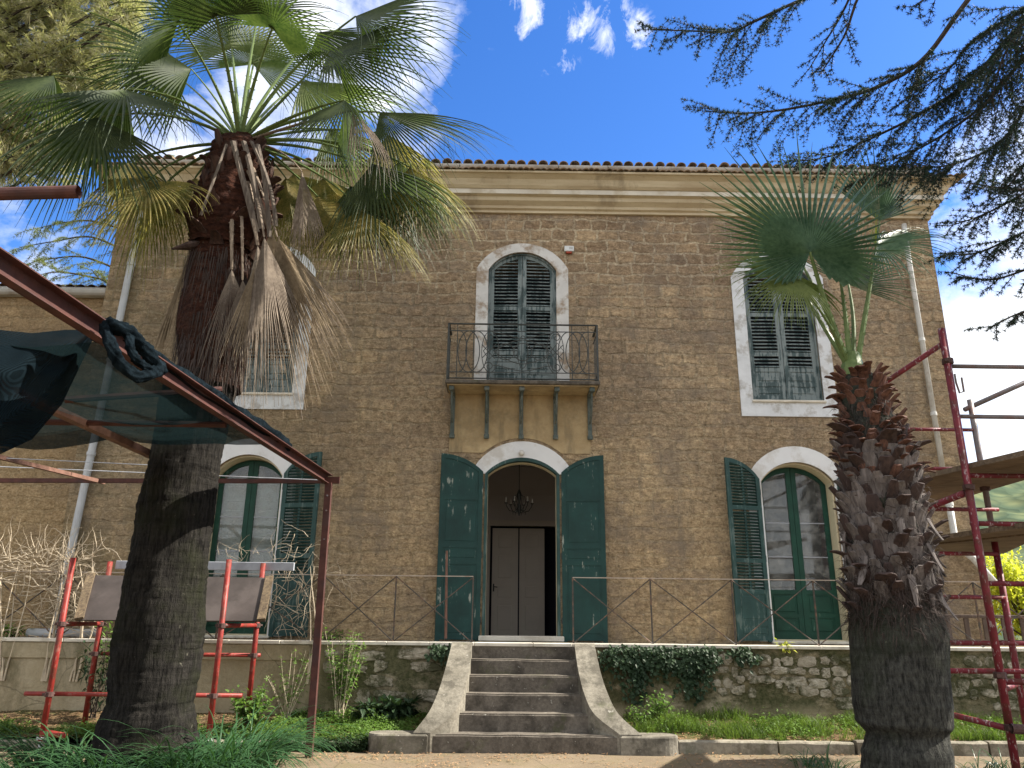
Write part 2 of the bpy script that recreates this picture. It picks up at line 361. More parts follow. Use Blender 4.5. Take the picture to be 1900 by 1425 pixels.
def m_retain():
    t = NT('retaining_plaster'); x, y, z = t.sep(); n = t.noise(1.1, 7, .62); f = t.noise(16, 6, .7)
    c = t.mix(t.ramp(n, .3, .68), (.31, .25, .145), (.46, .40, .29)); c = t.mix(t.ramp(f, .3, .7, 0, .4), c, (.2, .165, .1))
    c = t.mix(t.ramp(t.noise(.8, 8, .72, v=t.map((1, 1, .5), loc=(1, 0, 4))), .5, .62, 0, .75), c, (.12, .105, .06))
    # mossy exposed stretch between x -3 and the stair and right of it
    mm = t.math('MULTIPLY', t.ramp(x, -3.2, -2.6), t.ramp(t.noise(2.6, 7, .65, v=t.map((1, 1, 1.5))), .38, .52), clamp=True)
    mm = t.math('MULTIPLY', mm, t.ramp(z, .3, .5))
    c = t.mix(t.math('MULTIPLY', mm, .93), c, t.mix(t.ramp(f, .4, .6), (.035, .042, .015), (.11, .105, .055)))
    cr = t.vor(.75, feat='DISTANCE_TO_EDGE', v=t.mix(.12, t.tc, t.noise(3, 4, col=True)))
    c = t.mix(t.ramp(cr, .006, .002, 0, .45), c, (.09, .075, .05))
    return t.fin(c, .94, t.bump(t.math('ADD', t.math('ADD', n, f), t.math('MULTIPLY', mm, -1.5)), .8, .02), spec=.15)
M['retain'] = m_retain()
def m_rub():
    t = NT('rubble_stone'); n = t.noise(3.5, 7, .65); f = t.noise(20, 6, .7); c = t.mix(t.ramp(n, .3, .7), (.27, .235, .175), (.54, .49, .40))
    c = t.mix(t.ramp(f, .4, .65, 0, .6), c, (.22, .18, .13)); c = t.mix(t.ramp(t.noise(2.6, 8, .75, v=t.map(loc=(5, 5, 5))), .46, .56, 0, .9), c, (.06, .062, .028))
    return t.fin(c, .93, t.bump(t.math('ADD', n, f), .9, .02), spec=.15)
M['rubble'] = m_rub()
def m_ground():
    t = NT('path_concrete'); n = t.noise(.8, 8, .65); f = t.noise(24, 6, .72); c = t.mix(t.ramp(n, .3, .7), (.115, .088, .058), (.20, .16, .11))
    c = t.mix(t.ramp(f, .35, .7, 0, .5), c, (.2, .15, .1)); c = t.mix(t.ramp(t.noise(1.7, 8, .7), .5, .6, 0, .6), c, (.15, .125, .07))
    cr = t.vor(.55, feat='DISTANCE_TO_EDGE'); c = t.mix(t.ramp(t.noise(60, 3), .6, .66, 0, .6), c, (.26, .20, .13)); c = t.mix(t.ramp(cr, .006, .002, 0, .4), c, (.06, .055, .03))
    return t.fin(c, .95, t.bump(t.math('ADD', n, f), .5, .015), spec=.15)
M['path'] = m_ground()
def m_soil():
    t = NT('soil'); n = t.noise(1.6, 8, .7); f = t.noise(30, 6, .7); c = t.mix(t.ramp(n, .35, .65), (.09, .06, .035), (.24, .16, .085))
    c = t.mix(t.ramp(t.noise(2.1, 7, .7, v=t.map(loc=(7, 1, 2))), .46, .6, 0, .8), c, (.05, .075, .02))
    c = t.mix(t.ramp(t.noise(50, 3), .62, .66, 0, .6), c, (.34, .24, .13))
    return t.fin(c, .97, t.bump(t.math('ADD', n, t.math('MULTIPLY', f, 1.5)), 1, .03), spec=.1)
M['soil'] = m_soil()
M['rust'] = m_plain('rusted_steel', (.070, .026, .020), .75, .4, 7, .25, dirt=(.05, .03, .03), dirtamt=.6)
M['rustlite'] = m_plain('rusted_pale_steel', (.17, .09, .065), .75, .3, 7, .25, dirt=(.1, .05, .035), dirtamt=.6)
def m_scaf(name, c, chip):
    t = NT(name); n = t.noise(12, 6, .6); k = t.noise(30, 4, .6, v=t.map((1, 1, .4)))
    col = t.mix(t.ramp(n, .3, .7), tuple(v * .7 for v in c), tuple(v * 1.2 for v in c)); col = t.mix(t.ramp(k, .58, .62, 0, .85), col, chip)
    col = t.mix(t.ramp(t.noise(5, 6, .7), .52, .62, 0, .7), col, (.09, .035, .022))
    return t.fin(col, .5, t.bump(n, .15, .005))
M['red'] = m_scaf('scaffold_red', (.23, .026, .020), (.24, .09, .07))
M['wine'] = m_scaf('scaffold_wine_red', (.17, .020, .030), (.36, .28, .28))
M['galv'] = m_plain('galvanised_tube', (.17, .15, .15), .5, .2, 9, .1, metal=.3, dirt=(.2, .09, .07), dirtamt=.5)
M['coupler'] = m_plain('rusty_coupler', (.075, .04, .035), .7, .3, 14, .3)
def m_wood(name, a, b, ax=(1, .08, 1)):
    t = NT(name); v = t.map(ax); n = t.noise(30, 6, .6, v=v); m = t.noise(2.5, 5); c = t.mix(t.ramp(n, .3, .7), a, b); c = t.mix(t.ramp(m, .4, .7, 0, .5), c, tuple(x * .5 for x in a))
    return t.fin(c, .85, t.bump(n, .5, .006))
M['plank'] = m_wood('scaffold_plank', (.10, .072, .048), (.27, .20, .135), (.12, 1, 1))
M['ply'] = m_plain('phenolic_plywood', (.050, .041, .038), .6, .3, 3, .1, dirt=(.09, .075, .07), dirtamt=.5)
M['batten'] = m_wood('board_batten', (.05, .035, .025), (.20, .15, .09), (1, 1, .08))
M['alu'] = m_plain('grey_plank', (.34, .36, .40), .5, .1, 5, .05, dirt=(.2, .2, .22), dirtamt=.5)
M['fence'] = m_wood('dark_fence_wood', (.07, .05, .04), (.14, .10, .08), (1, 1, .1))
M['box'] = m_plain('alarm_box_plastic', (.6, .62, .62), .5, .04, 9, .02)
M['boxred'] = m_plain('alarm_box_lens', (.35, .06, .03), .4, .1, 9, .02)
M['bulb'] = m_plain('bulb_glass', (.6, .58, .54), .3, .03, 9, .0)
def m_glass():
    t = NT('old_window_glass'); tr = t.n('BsdfTransparent'); tr.inputs[0].default_value = (.82, .86, .86, 1)
    gl = t.n('BsdfGlossy'); gl.inputs['Roughness'].default_value = .03; gl.inputs[0].default_value = (1, 1, 1, 1)
    t.l(t.bump(t.noise(1.2, 2), .03, .01), gl.inputs['Normal'])
    df = t.n('BsdfDiffuse'); df.inputs[0].default_value = (.5, .5, .48, 1)
    fr = t.n('Fresnel'); fr.inputs[0].default_value = 1.5
    f = t.math('ADD', t.math('MULTIPLY', fr.outputs[0], 1.0), .0)
    m1 = t.n('MixShader'); t.l(f, m1.inputs[0]); t.l(tr.outputs[0], m1.inputs[1]); t.l(gl.outputs[0], m1.inputs[2])
    m2 = t.n('MixShader'); t.l(t.ramp(t.noise(3.3, 8, .75), .45, .75, .06, .42), m2.inputs[0]); t.l(m1.outputs[0], m2.inputs[1]); t.l(df.outputs[0], m2.inputs[2])
    t.l(m2.outputs[0], t.o.inputs[0]); return t.m
M['glass'] = m_glass()
def m_net(name, a, col=(.006, .012, .013)):
    t = NT(name); tr = t.n('BsdfTransparent'); n = t.noise(3, 5); wv = t.wave(26, 1.2, 2, v=t.map((1, .35, .2)), ds=2)
    df = t.n('BsdfDiffuse'); t.put(df.inputs[0], t.mix(t.ramp(wv, .3, .8, 0, .6), col, tuple(x * 2.6 for x in col)))
    tl = t.n('BsdfTranslucent'); tl.inputs[0].default_value = (*[x * 1.6 for x in col], 1)
    m1 = t.n('MixShader'); m1.inputs[0].default_value = .35; t.l(df.outputs[0], m1.inputs[1]); t.l(tl.outputs[0], m1.inputs[2])
    ms = t.n('MixShader'); t.l(t.ramp(t.math('ADD', n, t.math('MULTIPLY', wv, .25)), .3, .9, a - .06, a + .08), ms.inputs[0]); t.l(tr.outputs[0], ms.inputs[1]); t.l(m1.outputs[0], ms.inputs[2]); t.l(ms.outputs[0], t.o.inputs[0])
    return t.m
M['net'] = m_net('shade_net', .88)
M['netthick'] = m_net('shade_net_folded', .95, (.004, .007, .009))
M['cloth'] = m_plain('net_roll', (.006, .010, .013), .95, .7, 22, 1.0); M['cloth'].node_tree.nodes['Principled BSDF'].inputs['Specular IOR Level'].default_value = .02
def m_trunk(name, c1, c2, hi, vert=(1, 1, .09), sc=16):
    t = NT(name); n = t.noise(sc, 7, .7, v=t.map(vert)); r = t.noise(3.5, 5, .6, v=t.map((.35, .35, 3.2))); m = t.noise(1.3, 6, .65)
    c = t.mix(t.ramp(n, .36, .64), c1, c2); c = t.mix(t.ramp(r, .5, .62, 0, .35), c, tuple(v * .5 for v in c1))
    c = t.mix(t.ramp(m, .48, .66, 0, .7), c, hi)
    li = t.noise(11, 7, .7); c = t.mix(t.ramp(li, .66, .7, 0, .6), c, (.22, .21, .16))
    return t.fin(c, .95, t.bump(t.math('ADD', t.math('MULTIPLY', n, 1.5), r), 1, .03), spec=.1)
M['trunk'] = m_trunk('palm_bark', (.006, .0055, .005), (.034, .031, .027), (.022, .025, .011), (1, 1, .16), 30)
M['trunkred'] = m_trunk('palm_fibre_bark', (.018, .008, .006), (.065, .026, .016), (.03, .017, .011), (1, 1, 1.6), 13)
M['trunk2'] = m_trunk('palm_ring_bark', (.017, .017, .016), (.078, .078, .068), (.034, .042, .022), (1, 1, .3), 34)
M['boot'] = m_wood('leaf_base_grey', (.065, .054, .050), (.21, .18, .165), (1, 1, .12))
M['bootdark'] = m_wood('leaf_base_dark', (.028, .018, .017), (.085, .055, .046), (1, 1, .12))
M['bootred'] = m_wood('leaf_base_red', (.050, .022, .016), (.19, .095, .065), (1, 1, .12))
M['fibre'] = m_wood('dark_fibre', (.020, .014, .012), (.07, .048, .038), (1, 1, .1))
M['frond'] = m_leaf('fan_leaf_green', (.018, .034, .012), (.066, .088, .034), .36, .45)
M['frondpale'] = m_leaf('fan_leaf_pale', (.08, .115, .04), (.18, .21, .09), .5, .5)
M['frondblue'] = m_leaf('fan_leaf_blue_green', (.045, .09, .058), (.14, .215, .15), .38, .38)
M['frondyel'] = m_leaf('fan_leaf_yellowing', (.060, .080, .018), (.33, .26, .10), .45, .5, sc=6)
M['frondyellow'] = m_leaf('fan_leaf_yellow', (.22, .26, .02), (.32, .33, .05), .5, .5)
M['dead'] = m_leaf('dead_leaf', (.13, .095, .06), (.33, .26, .17), .25, .8, tcol=(.3, .22, .12))
M['deadgrey'] = m_leaf('dead_leaf_grey', (.11, .085, .065), (.27, .22, .17), .15, .8, tcol=(.2, .16, .12))
M['petiole'] = m_leaf('petiole_green', (.075, .115, .035), (.15, .20, .075), .1, .45)
M['petioledead'] = m_wood('petiole_dead', (.12, .085, .06), (.30, .24, .18), (1, 1, .15))
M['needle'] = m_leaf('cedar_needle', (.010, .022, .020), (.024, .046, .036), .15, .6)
M['bootblack'] = m_wood('leaf_base_blackish', (.018, .009, .007), (.085, .042, .028), (1, 1, .12))
M['strapdead'] = m_wood('petiole_strap', (.05, .036, .028), (.20, .165, .13), (1, 1, .1))
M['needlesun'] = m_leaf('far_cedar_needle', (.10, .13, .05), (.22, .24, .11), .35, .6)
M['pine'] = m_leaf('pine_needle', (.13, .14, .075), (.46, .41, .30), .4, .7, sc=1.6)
M['bark'] = m_plain('cedar_bark', (.045, .035, .028), .95, .4, 12, .6)
M['twig'] = m_plain('bare_vine', (.50, .42, .31), .85, .25, 9, .3)
M['leafgreen'] = m_leaf('shrub_leaf', (.05, .10, .02), (.16, .25, .07), .35, .45)
M['leafyel'] = m_leaf('yellow_leaf', (.30, .33, .05), (.50, .48, .08), .4, .5)
M['grass'] = m_leaf('grass_blade', (.028, .055, .012), (.13, .185, .042), .35, .5, sc=5)
M['strap'] = m_leaf('strap_leaf', (.018, .055, .024), (.055, .12, .05), .25, .3)
M['ivy'] = m_leaf('ivy_leaf', (.014, .030, .016), (.045, .075, .035), .15, .5)
M['litter'] = m_leaf('fallen_leaf', (.20, .10, .05), (.42, .28, .16), .1, .8)
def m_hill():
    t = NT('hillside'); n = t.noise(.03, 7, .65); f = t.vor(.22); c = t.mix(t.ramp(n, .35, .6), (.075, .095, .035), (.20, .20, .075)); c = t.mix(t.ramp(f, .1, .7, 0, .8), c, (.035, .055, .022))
    c = t.mix(.12, c, (.16, .24, .30))  # bluish distance haze mixed into the hillside colour
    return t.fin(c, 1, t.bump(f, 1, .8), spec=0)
M['hill'] = m_hill()
#PART2
# ------------------------------------------------------------------ ground, beds, hill
R = random.Random(7)
F = 13.2            # front face of the villa
TZ = 1.30           # terrace level
TY = 12.2           # face of the retaining wall
def heightfield(name, x0, x1, y0, y1, nx, ny, fz, mat, kind='structure', loc=(0, 0, 0)):
    b = MB(); vs = [(x0 + (x1 - x0) * i / nx, y0 + (y1 - y0) * j / ny, 0) for j in range(ny + 1) for i in range(nx + 1)]
    vs = [(x, y, fz(x, y)) for x, y, _ in vs]
    fs = [(j * (nx + 1) + i, j * (nx + 1) + i + 1, (j + 1) * (nx + 1) + i + 1, (j + 1) * (nx + 1) + i) for j in range(ny) for i in range(nx)]
    b.add(vs, fs); o = b.build(name, mat, smooth=True, loc=loc); setp(o, kind=kind); return o
def gz(x, y): return -.03 + .5 * max(0, (y - 40) / 60) if y > 40 else -.03
heightfield('ground', -1500, 1500, -300, 2200, 30, 25, lambda x, y: -.06, M['soil'])
heightfield('path', -16, 16, -9, 11.2, 80, 60, lambda x, y: .012 * noise.noise(Vector((x * .5, y * .5, 0))) , M['path'])
def bedz(x, y):
    t = (y - 10.95) / (TY - 10.95)
    base = (.10 + .2 * t) if x < 0 else (.14 + .14 * t)
    return base + .035 * noise.noise(Vector((x * 1.6, y * 1.6, 3))) + .012 * noise.noise(Vector((x * 7, y * 7, 1)))
heightfield('garden_bed', -14, -.92, 10.98, TY + .05, 130, 14, bedz, M['soil'])
heightfield('garden_bed', 1.6, 14, 10.98, TY + .05, 130, 14, bedz, M['soil'])
def hillz(x, y):
    d = (x - 150) / 130; k = exp(-d * d) * max(0, min(1, (y - 90) / 120)); e = exp(-((x + 220) / 120) ** 2)
    return -2 + 44 * k + (7 * noise.noise(Vector((x * .02, y * .02, 0))) + 4 * noise.noise(Vector((x * .07, y * .07, 0))) + .8 * noise.noise(Vector((x * .18, y * .18, 0)))) * max(0, min(1, (y - 80) / 40))
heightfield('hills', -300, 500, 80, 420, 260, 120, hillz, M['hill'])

# ------------------------------------------------------------------ villa
villa = thing('villa', (0.3, F + .3, 0), 'two storey brown stone villa with green shutters and an arched entrance', 'house')
def up(x, z): return (x, z)
XL, XR = -7.47, 8.10
CT = 9.12  # underside of cornice
def arc_pts(x0, x1, zs, zc, n=18):
    # circular segment from (x1,zs) over the crown zc to (x0,zs)
    cx = (x0 + x1) / 2; hw = (x1 - x0) / 2; r_ = zc - zs; Rr = (hw * hw + r_ * r_) / (2 * r_); cz = zc - Rr
    a = math.asin(min(1, hw / Rr))
    return [(cx + Rr * sin(a - 2 * a * i / n), cz + Rr * cos(a - 2 * a * i / n)) for i in range(n + 1)]
def opening(x0, x1, z0, zs, zc, n=18): return [(x0, z0), (x1, z0)] + arc_pts(x0, x1, zs, zc, n)
OPEN = {
    'entry': (-.36, .93, TZ - .02, 4.05, 4.34),
    'balc': (-.37, .90, 5.64, 7.93, 8.30),
    'wr': (4.41, 5.69, 5.44, 7.82, 8.18), 'wl': (-5.10, -3.83, 5.46, 7.84, 8.20),
    'fr': (4.42, 5.70, TZ + .04, 3.98, 4.32), 'fl': (-5.08, -3.85, TZ + .04, 3.98, 4.34)}
def wall_with_holes(outline, holes, y0, y1):
    loops = [outline] + holes
    polys = [[Vector((x, z, 0)) for x, z in lp] for lp in loops]
    flat = [p for lp in loops for p in lp]; n = len(flat)
    tris = tessellate_polygon(polys); b = MB()
    vs = [(x, y0, z) for x, z in flat] + [(x, y1, z) for x, z in flat]
    fs = [tuple(t) for t in tris] + [tuple(i + n for i in t) for t in tris]
    o = 0
    for lp in loops:
        m = len(lp); fs += [(o + i, o + (i + 1) % m, n + o + (i + 1) % m, n + o + i) for i in range(m)]; o += m
    b.add(vs, fs); return b
wall_with_holes([(XL, .0), (XR, .0), (XR, CT), (XL, CT)], [opening(*v) for v in OPEN.values()], F, F + .5).build('front_wall', M['wall'], villa)
b = MB(); b.box(XL, F + .502, 0, XL + .5, F + 9, CT); b.box(XR - .5, F + .502, 0, XR, F + 9, CT); b.box(XL + .502, F + 8.5, 0, XR - .502, F + 9, CT)
b.build('side_wall', M['wall'], villa)
# inner floors and partitions (dark rooms)
b = MB(); b.box(XL + .5, F + .503, TZ - .1, XR - .5, F + 8.5, TZ - .002); b.build('inner_floor', M['kerb'], villa)
b = MB(); b.box(XL + .5, F + .503, 4.95, XR - .5, F + 8.5, 5.2); b.build('inner_ceiling', M['inwall'], villa)
HB = F + 3.9   # back wall of the hall
b = MB()
b.box(-2.0, F + .503, TZ, -1.85, HB, 4.94); b.box(2.4, F + .503, TZ, 2.55, HB, 4.94)
b.box(-1.85, HB, 3.62, 2.4, HB + .15, 4.94); b.box(-1.85, HB, TZ, -.32, HB + .15, 3.62); b.box(1.35, HB, TZ, 2.4, HB + .15, 3.62)
b.build('hall_wall', M['inwall'], villa)
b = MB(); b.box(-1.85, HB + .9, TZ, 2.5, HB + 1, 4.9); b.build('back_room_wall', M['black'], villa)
b = MB(); b.box(-1.85, HB - .02, 4.30, 2.4, HB - .002, 4.36); b.build('wall_moulding', M['inwall'], villa)
b = MB(); b.strip([(-.32, TZ), (-.32, 3.62), (1.35, 3.62), (1.35, TZ)], [(-.44, TZ), (-.44, 3.74), (1.47, 3.74), (1.47, TZ)], HB - .04, HB - .001); b.build('hall_door_frame', M['indoor'], villa)
def panelled(x0, x1, z0, z1, M4, zs, st=.09, t=.04, mb=None):
    # door leaf made of stiles, rails and recessed panels; local x along leaf, y thickness
    b = mb or MB(); b.box(x0, 0, z0, x0 + st, t, z1, M4); b.box(x1 - st, 0, z0, x1, t, z1, M4)
    ed = [z0] + zs + [z1]
    for i, z in enumerate(ed):
        a, c = (z, z + st) if i == 0 else ((z - st, z) if i == len(ed) - 1 else (z - st / 2, z + st / 2)); b.box(x0 + st, .001, a, x1 - st, t - .001, c, M4)
    for i in range(len(ed) - 1):
        lo = ed[i] + (st if i == 0 else st / 2); hi = ed[i + 1] - (st if i == len(ed) - 2 else st / 2)
        b.box(x0 + st, t * .3, lo, x1 - st, t * .7, hi, M4)
        b.bbox(x0 + st + .035, t * .1, lo + .035, x1 - st - .035, t * .85, hi - .035, .012, M4)
    return b
idr = None
for k, (xa, xb) in enumerate([(-.27, .29), (.32, .86)]):
    M4 = Matrix.Translation((0, HB - .10 + .001 * k, 0))
    d_ = panelled(xa, xb, TZ + .01, 3.56, M4, [2.02, 2.42, 3.06]).build('hall_door', M['indoor'], villa)
    if k == 0:
        b = MB(); b.tube([(xa + .04, HB - .10, 2.32), (xa + .04, HB - .15, 2.32), (xa + .12, HB - .15, 2.31)], .01, 6); b.bbox(xa + .025, HB - .11, 2.22, xa + .055, HB - .10, 2.38, .002); b.build('handle', M['iron'], d_)

# window surrounds
def offset_open(op, dlt, side=.2, top=.22, bot=None, n=18):
    x0, x1, z0, zs, zc = op
    pts = arc_pts(x0 - side, x1 + side, zs + .02, zc + top, n)
    return [(x0 - side, z0 if bot is None else z0 - bot), (x1 + side, z0 if bot is None else z0 - bot)] + pts
def surround(op, parent, mat, side=.2, top=.2, bot=None, name='window_surround'):
    a = opening(*op); c = offset_open(op, 0, side, top, bot); b = MB()
    if bot is None:
        a2 = a[1:] + [a[0]]; c2 = c[1:] + [c[0]]; b.strip(a2, c2, F - .025, F + .02)
    else: b.strip(a, c, F - .025, F + .02, closed=True)
    return b.build(name, mat, parent)
surround(OPEN['balc'], villa, M['whiteworn'], .225, .18)
surround(OPEN['wr'], villa, M['white'], .225, .2, .30); surround(OPEN['wl'], villa, M['white'], .225, .2, .30)
x0, x1, z0, zs, zc = OPEN['entry']; b = MB(); b.strip(arc_pts(x0, x1, zs, zc), arc_pts(x0 - .24, x1 + .24, zs + .02, zc + .29), F - .025, F + .02); b.build('entrance_surround', M['whitearch'], villa)
surround(OPEN['fr'], villa, M['whitearch'], .24, .28); surround(OPEN['fl'], villa, M['whitearch'], .24, .28)
for k in ('wr', 'wl'):
    x0, x1, z0, zs, zc = OPEN[k]; b = MB(); b.bbox(x0 - .02, F - .06, z0 - .045, x1 + .02, F + .3, z0 - .002, .008); b.build('window_sill', M['coping'], villa)

# louvred shutter leaf. local: u 0=hinge .. w=meeting edge, y thickness, z height
def shutter_leaf(w_, ztop, z0, secs, M4, mid=False, st=.075, t=.04, sp=.052, solid=False):
    b = MB(); n = 10
    def curve(u0, u1, off, k=n): return [(u0 + (u1 - u0) * i / k, ztop(u0 + (u1 - u0) * i / k) - off) for i in range(k + 1)]
    ts = st
    b.strip([(0, z0), (0, ztop(0))], [(st, z0), (st, ztop(st))], 0, t, M4)
    b.strip([(w_ - st, z0), (w_ - st, ztop(w_ - st))], [(w_, z0), (w_, ztop(w_))], 0, t, M4)
    b.strip(curve(st, w_ - st, 0), curve(st, w_ - st, ts), .001, t - .001, M4)
    if mid: b.strip([(w_ / 2 - .02, z0 + .1), (w_ / 2 - .02, ztop(w_ / 2) - .03)], [(w_ / 2 + .02, z0 + .1), (w_ / 2 + .02, ztop(w_ / 2) - .03)], -.001, t * .6, M4)
    for i, (kind, za, zb) in enumerate(secs):
        last = zb is None
        b.box(st, .001, za - (0 if i == 0 else st / 2), w_ - st, t - .001, za + (st if i == 0 else st / 2), M4)
        lo = za + (st if i == 0 else st / 2)
        if kind == 'p':
            hi = (zb - st / 2) if not last else None
            if last:
                b.strip([(st, lo)] * 1 + [(u, lo) for u, _ in curve(st, w_ - st, 0)][1:], curve(st, w_ - st, ts), t * .3, t * .7, M4)
            else:
                b.box(st, t * .3, lo, w_ - st, t * .75, hi, M4)
                b.bbox(st + .03, t * .08, lo + .03, w_ - st - .03, t * .9, hi - .03, .01, M4)
        else:
            z = lo + sp * .5; end = (zb - st / 2) if not last else 99
            while z < min(end, max(ztop(st), ztop(w_ - st)) - ts) - .01:
                u0, u1 = st, w_ - st
                if last:
                    us = [st + (w_ - 2 * st) * q / 30 for q in range(31)]; ok = [u for u in us if ztop(u) - ts > z - .012]
                    if len(ok) < 3: break
                    u0, u1 = ok[0], ok[-1]
                th = radians(38); dy, dz = cos(th) * .45 * sp, sin(th) * .50 * sp
                wob = R.uniform(-.003, .003)
                vs = []
                for (sy, sz) in ((-1, -1), (1, 1)):
                    for u in (u0, u1):
                        for q in (-.0045, .0045):
                            vs.append(Vector((u, t / 2 + sy * dy - q * sin(th), z + wob * (u - u0) + sz * dz + q * cos(th))))
                vs = [M4 @ v for v in vs]
                b.add(vs, [(0, 1, 3, 2), (4, 6, 7, 5), (0, 4, 5, 1), (2, 3, 7, 6), (0, 2, 6, 4), (1, 5, 7, 3)])
                z += sp
    return b
def arc_top(x0, x1, zs, zc):
    cx = (x0 + x1) / 2; hw = (x1 - x0) / 2; r_ = zc - zs; Rr = (hw * hw + r_ * r_) / (2 * r_); cz = zc - Rr
    return lambda x: cz + sqrt(max(0, Rr * Rr - (x - cx) ** 2))
def leafM(hx, hy, ang, sx):
    # hinge at (hx,hy); leaf runs towards +x if sx=1 else -x when closed; ang rotates it outwards (towards viewer)
    m = Matrix.Translation((hx, hy, 0)) @ Matrix.Rotation(-ang * sx, 4, 'Z')
    return m @ Matrix.Scale(sx, 4, (1, 0, 0))
def closed_pair(key, secs, mat, name='shutter'):
    x0, x1, z0, zs, zc = OPEN[key]; x0 += .035; x1 -= .035; f = arc_top(x0, x1, zs, zc - .035); w_ = (x1 - x0) / 2 - .004
    b = MB(); a = opening(x0 - .033, x1 + .033, z0, zs, zc - .003); c = opening(x0, x1, z0 + .03, zs, zc - .035)
    b.strip(a, c, F + .03, F + .16, closed=True); fr_ = b.build('window_frame', mat, villa)
    for sx, hx in ((1, x0), (-1, x1)):
        M4 = leafM(hx, F + .07 + .004 * sx, radians(1.5), sx)
        shutter_leaf(w_, lambda u: f(hx + sx * u), z0 + .035, secs, M4, sp=.068).build(name, mat, fr_)
    b = MB(); b.box(x0, F + .3, z0 + .02, x1, F + .32, zs); b.build('dark_backing', M['black'], fr_)  # near-black sheet standing in for the unlit room behind the louvres
closed_pair('balc', [('p', 5.68, 5.93), ('p', 5.93, 6.17), ('l', 6.17, 6.30), ('l', 6.30, 7.18), ('l', 7.18, None)], M['shut'])
closed_pair('wr', [('p', 5.48, 5.76), ('p', 5.76, 6.04), ('l', 6.04, 6.34), ('l', 6.34, 7.12), ('l', 7.12, None)], M['shut'])
closed_pair('wl', [('p', 5.50, 5.78), ('p', 5.78, 6.06), ('l', 6.06, 6.36), ('l', 6.36, 7.14), ('l', 7.14, None)], M['shut'])

# open louvred shutters and french doors
def french(key, back):
    x0, x1, z0, zs, zc = OPEN[key]; yy = F + .30
    b = MB(); a = opening(x0 + .001, x1 - .001, z0, zs, zc - .001); c = opening(x0 + .03, x1 - .03, z0 + .03, zs, zc - .03)
    b.strip(a, c, F + .06, F + .40, closed=True); rv = b.build('door_reveal', M['cream'], villa)
    X0, X1 = x0 + .035, x1 - .035; f = arc_top(X0, X1, zs, zc - .04); w_ = (X1 - X0) / 2 - .003
    for sx, hx in ((1, X0), (-1, X1)):
        M4 = leafM(hx, yy, 0, sx); st = .085; b = MB(); t = .045
        zt = lambda u: f(hx + sx * u)
        n = 10; cv = lambda o: [(st + (w_ - 2 * st) * i / n, zt(st + (w_ - 2 * st) * i / n) - o) for i in range(n + 1)]
        b.strip([(0, z0 + .03), (0, zt(0))], [(st, z0 + .03), (st, zt(st))], 0, t, M4); b.strip([(w_ - st, z0 + .03), (w_ - st, zt(w_ - st))], [(w_, z0 + .03), (w_, zt(w_))], 0, t, M4)
        b.strip(cv(0), cv(st), .001, t - .001, M4)
        zp = 2.14 if sx else 2.14
        b.box(st, .001, z0 + .03, w_ - st, t - .001, z0 + .13, M4); b.box(st, .001, 1.72, w_ - st, t - .001, 1.78, M4); b.box(st, .001, zp - .04, w_ - st, t - .001, zp + .03, M4)
        for za, zb in ((z0 + .13, 1.72), (1.78, zp - .04)):
            b.box(st, t * .35, za, w_ - st, t * .7, zb, M4); b.bbox(st + .03, t * .12, za + .03, w_ - st - .03, t * .9, zb - .03, .01, M4)
        lf = b.build('french_door', M['frameg'], rv)
        b = MB(); b.prism([(st, zp + .03), (w_ - st, zp + .03)] + cv(st)[::-1], t * .45, t * .55, M4); b.build('pane', M['glass'], rv)
        b = MB()
        for zz in (2.72, 3.30): b.box(st, t * .3, zz - .008, w_ - st, t * .7, zz + .008, M4)
        b.build('glazing_bar', M['alu'], rv)
        if back:
            Mb = leafM(hx, yy + .10, 0, sx)
            panelled(.02, w_ - .01, z0 + .05, zs - .02, Mb, [2.1, 2.9, 3.5], .07, .03).build('inner_shutter', M['incurt'], rv)
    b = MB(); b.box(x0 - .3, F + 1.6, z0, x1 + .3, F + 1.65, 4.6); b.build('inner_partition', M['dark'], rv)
    return rv
french('fl', True); french('fr', False)
def open_pair(key, secs, mat, angs, mid, offs=(0, 0), w_extra=.05, name='shutter', solid=False):
    x0, x1, z0, zs, zc = OPEN[key]; f = arc_top(x0, x1, zs, zc); w_ = (x1 - x0) / 2 + w_extra
    for sx, hx, ang in ((1, x0 - .03, angs[0]), (-1, x1 + .03, angs[1])):
        M4 = leafM(hx, F - .045, radians(ang), sx) @ Matrix.Translation((0, -.04, 0))
        sc = (x1 - x0) / 2 / w_
        sh = shutter_leaf(w_, lambda u: f(x0 + u * sc) + .03, z0 - .01, secs, M4, mid).build(name, mat, villa)
        b = MB()
        for zz in (z0 + .35, (z0 + zs) / 2, zs - .2): b.tube([M4 @ Vector((-.005, .02, zz - .05)), M4 @ Vector((-.005, .02, zz + .05))], .014, 6)
        b.build('hinge', M['iron'], sh)
open_pair('entry', [('p', TZ + .02, 2.55), ('p', 2.55, 2.82), ('p', 2.82, 3.62), ('p', 3.62, None)], M['entry'], (170, 171), False, w_extra=.085)
open_pair('fr', [('p', TZ + .05, 1.62), ('p', 1.62, 2.12), ('l', 2.12, 2.62), ('l', 2.62, 3.50), ('l', 3.50, None)], M['shutg'], (165, 172), True, w_extra=0.0)
open_pair('fl', [('p', TZ + .05, 1.62), ('p', 1.62, 2.30), ('l', 2.30, 2.62), ('l', 2.62, 3.46), ('l', 3.46, None)], M['shutg'], (172, 168), True, w_extra=.05)
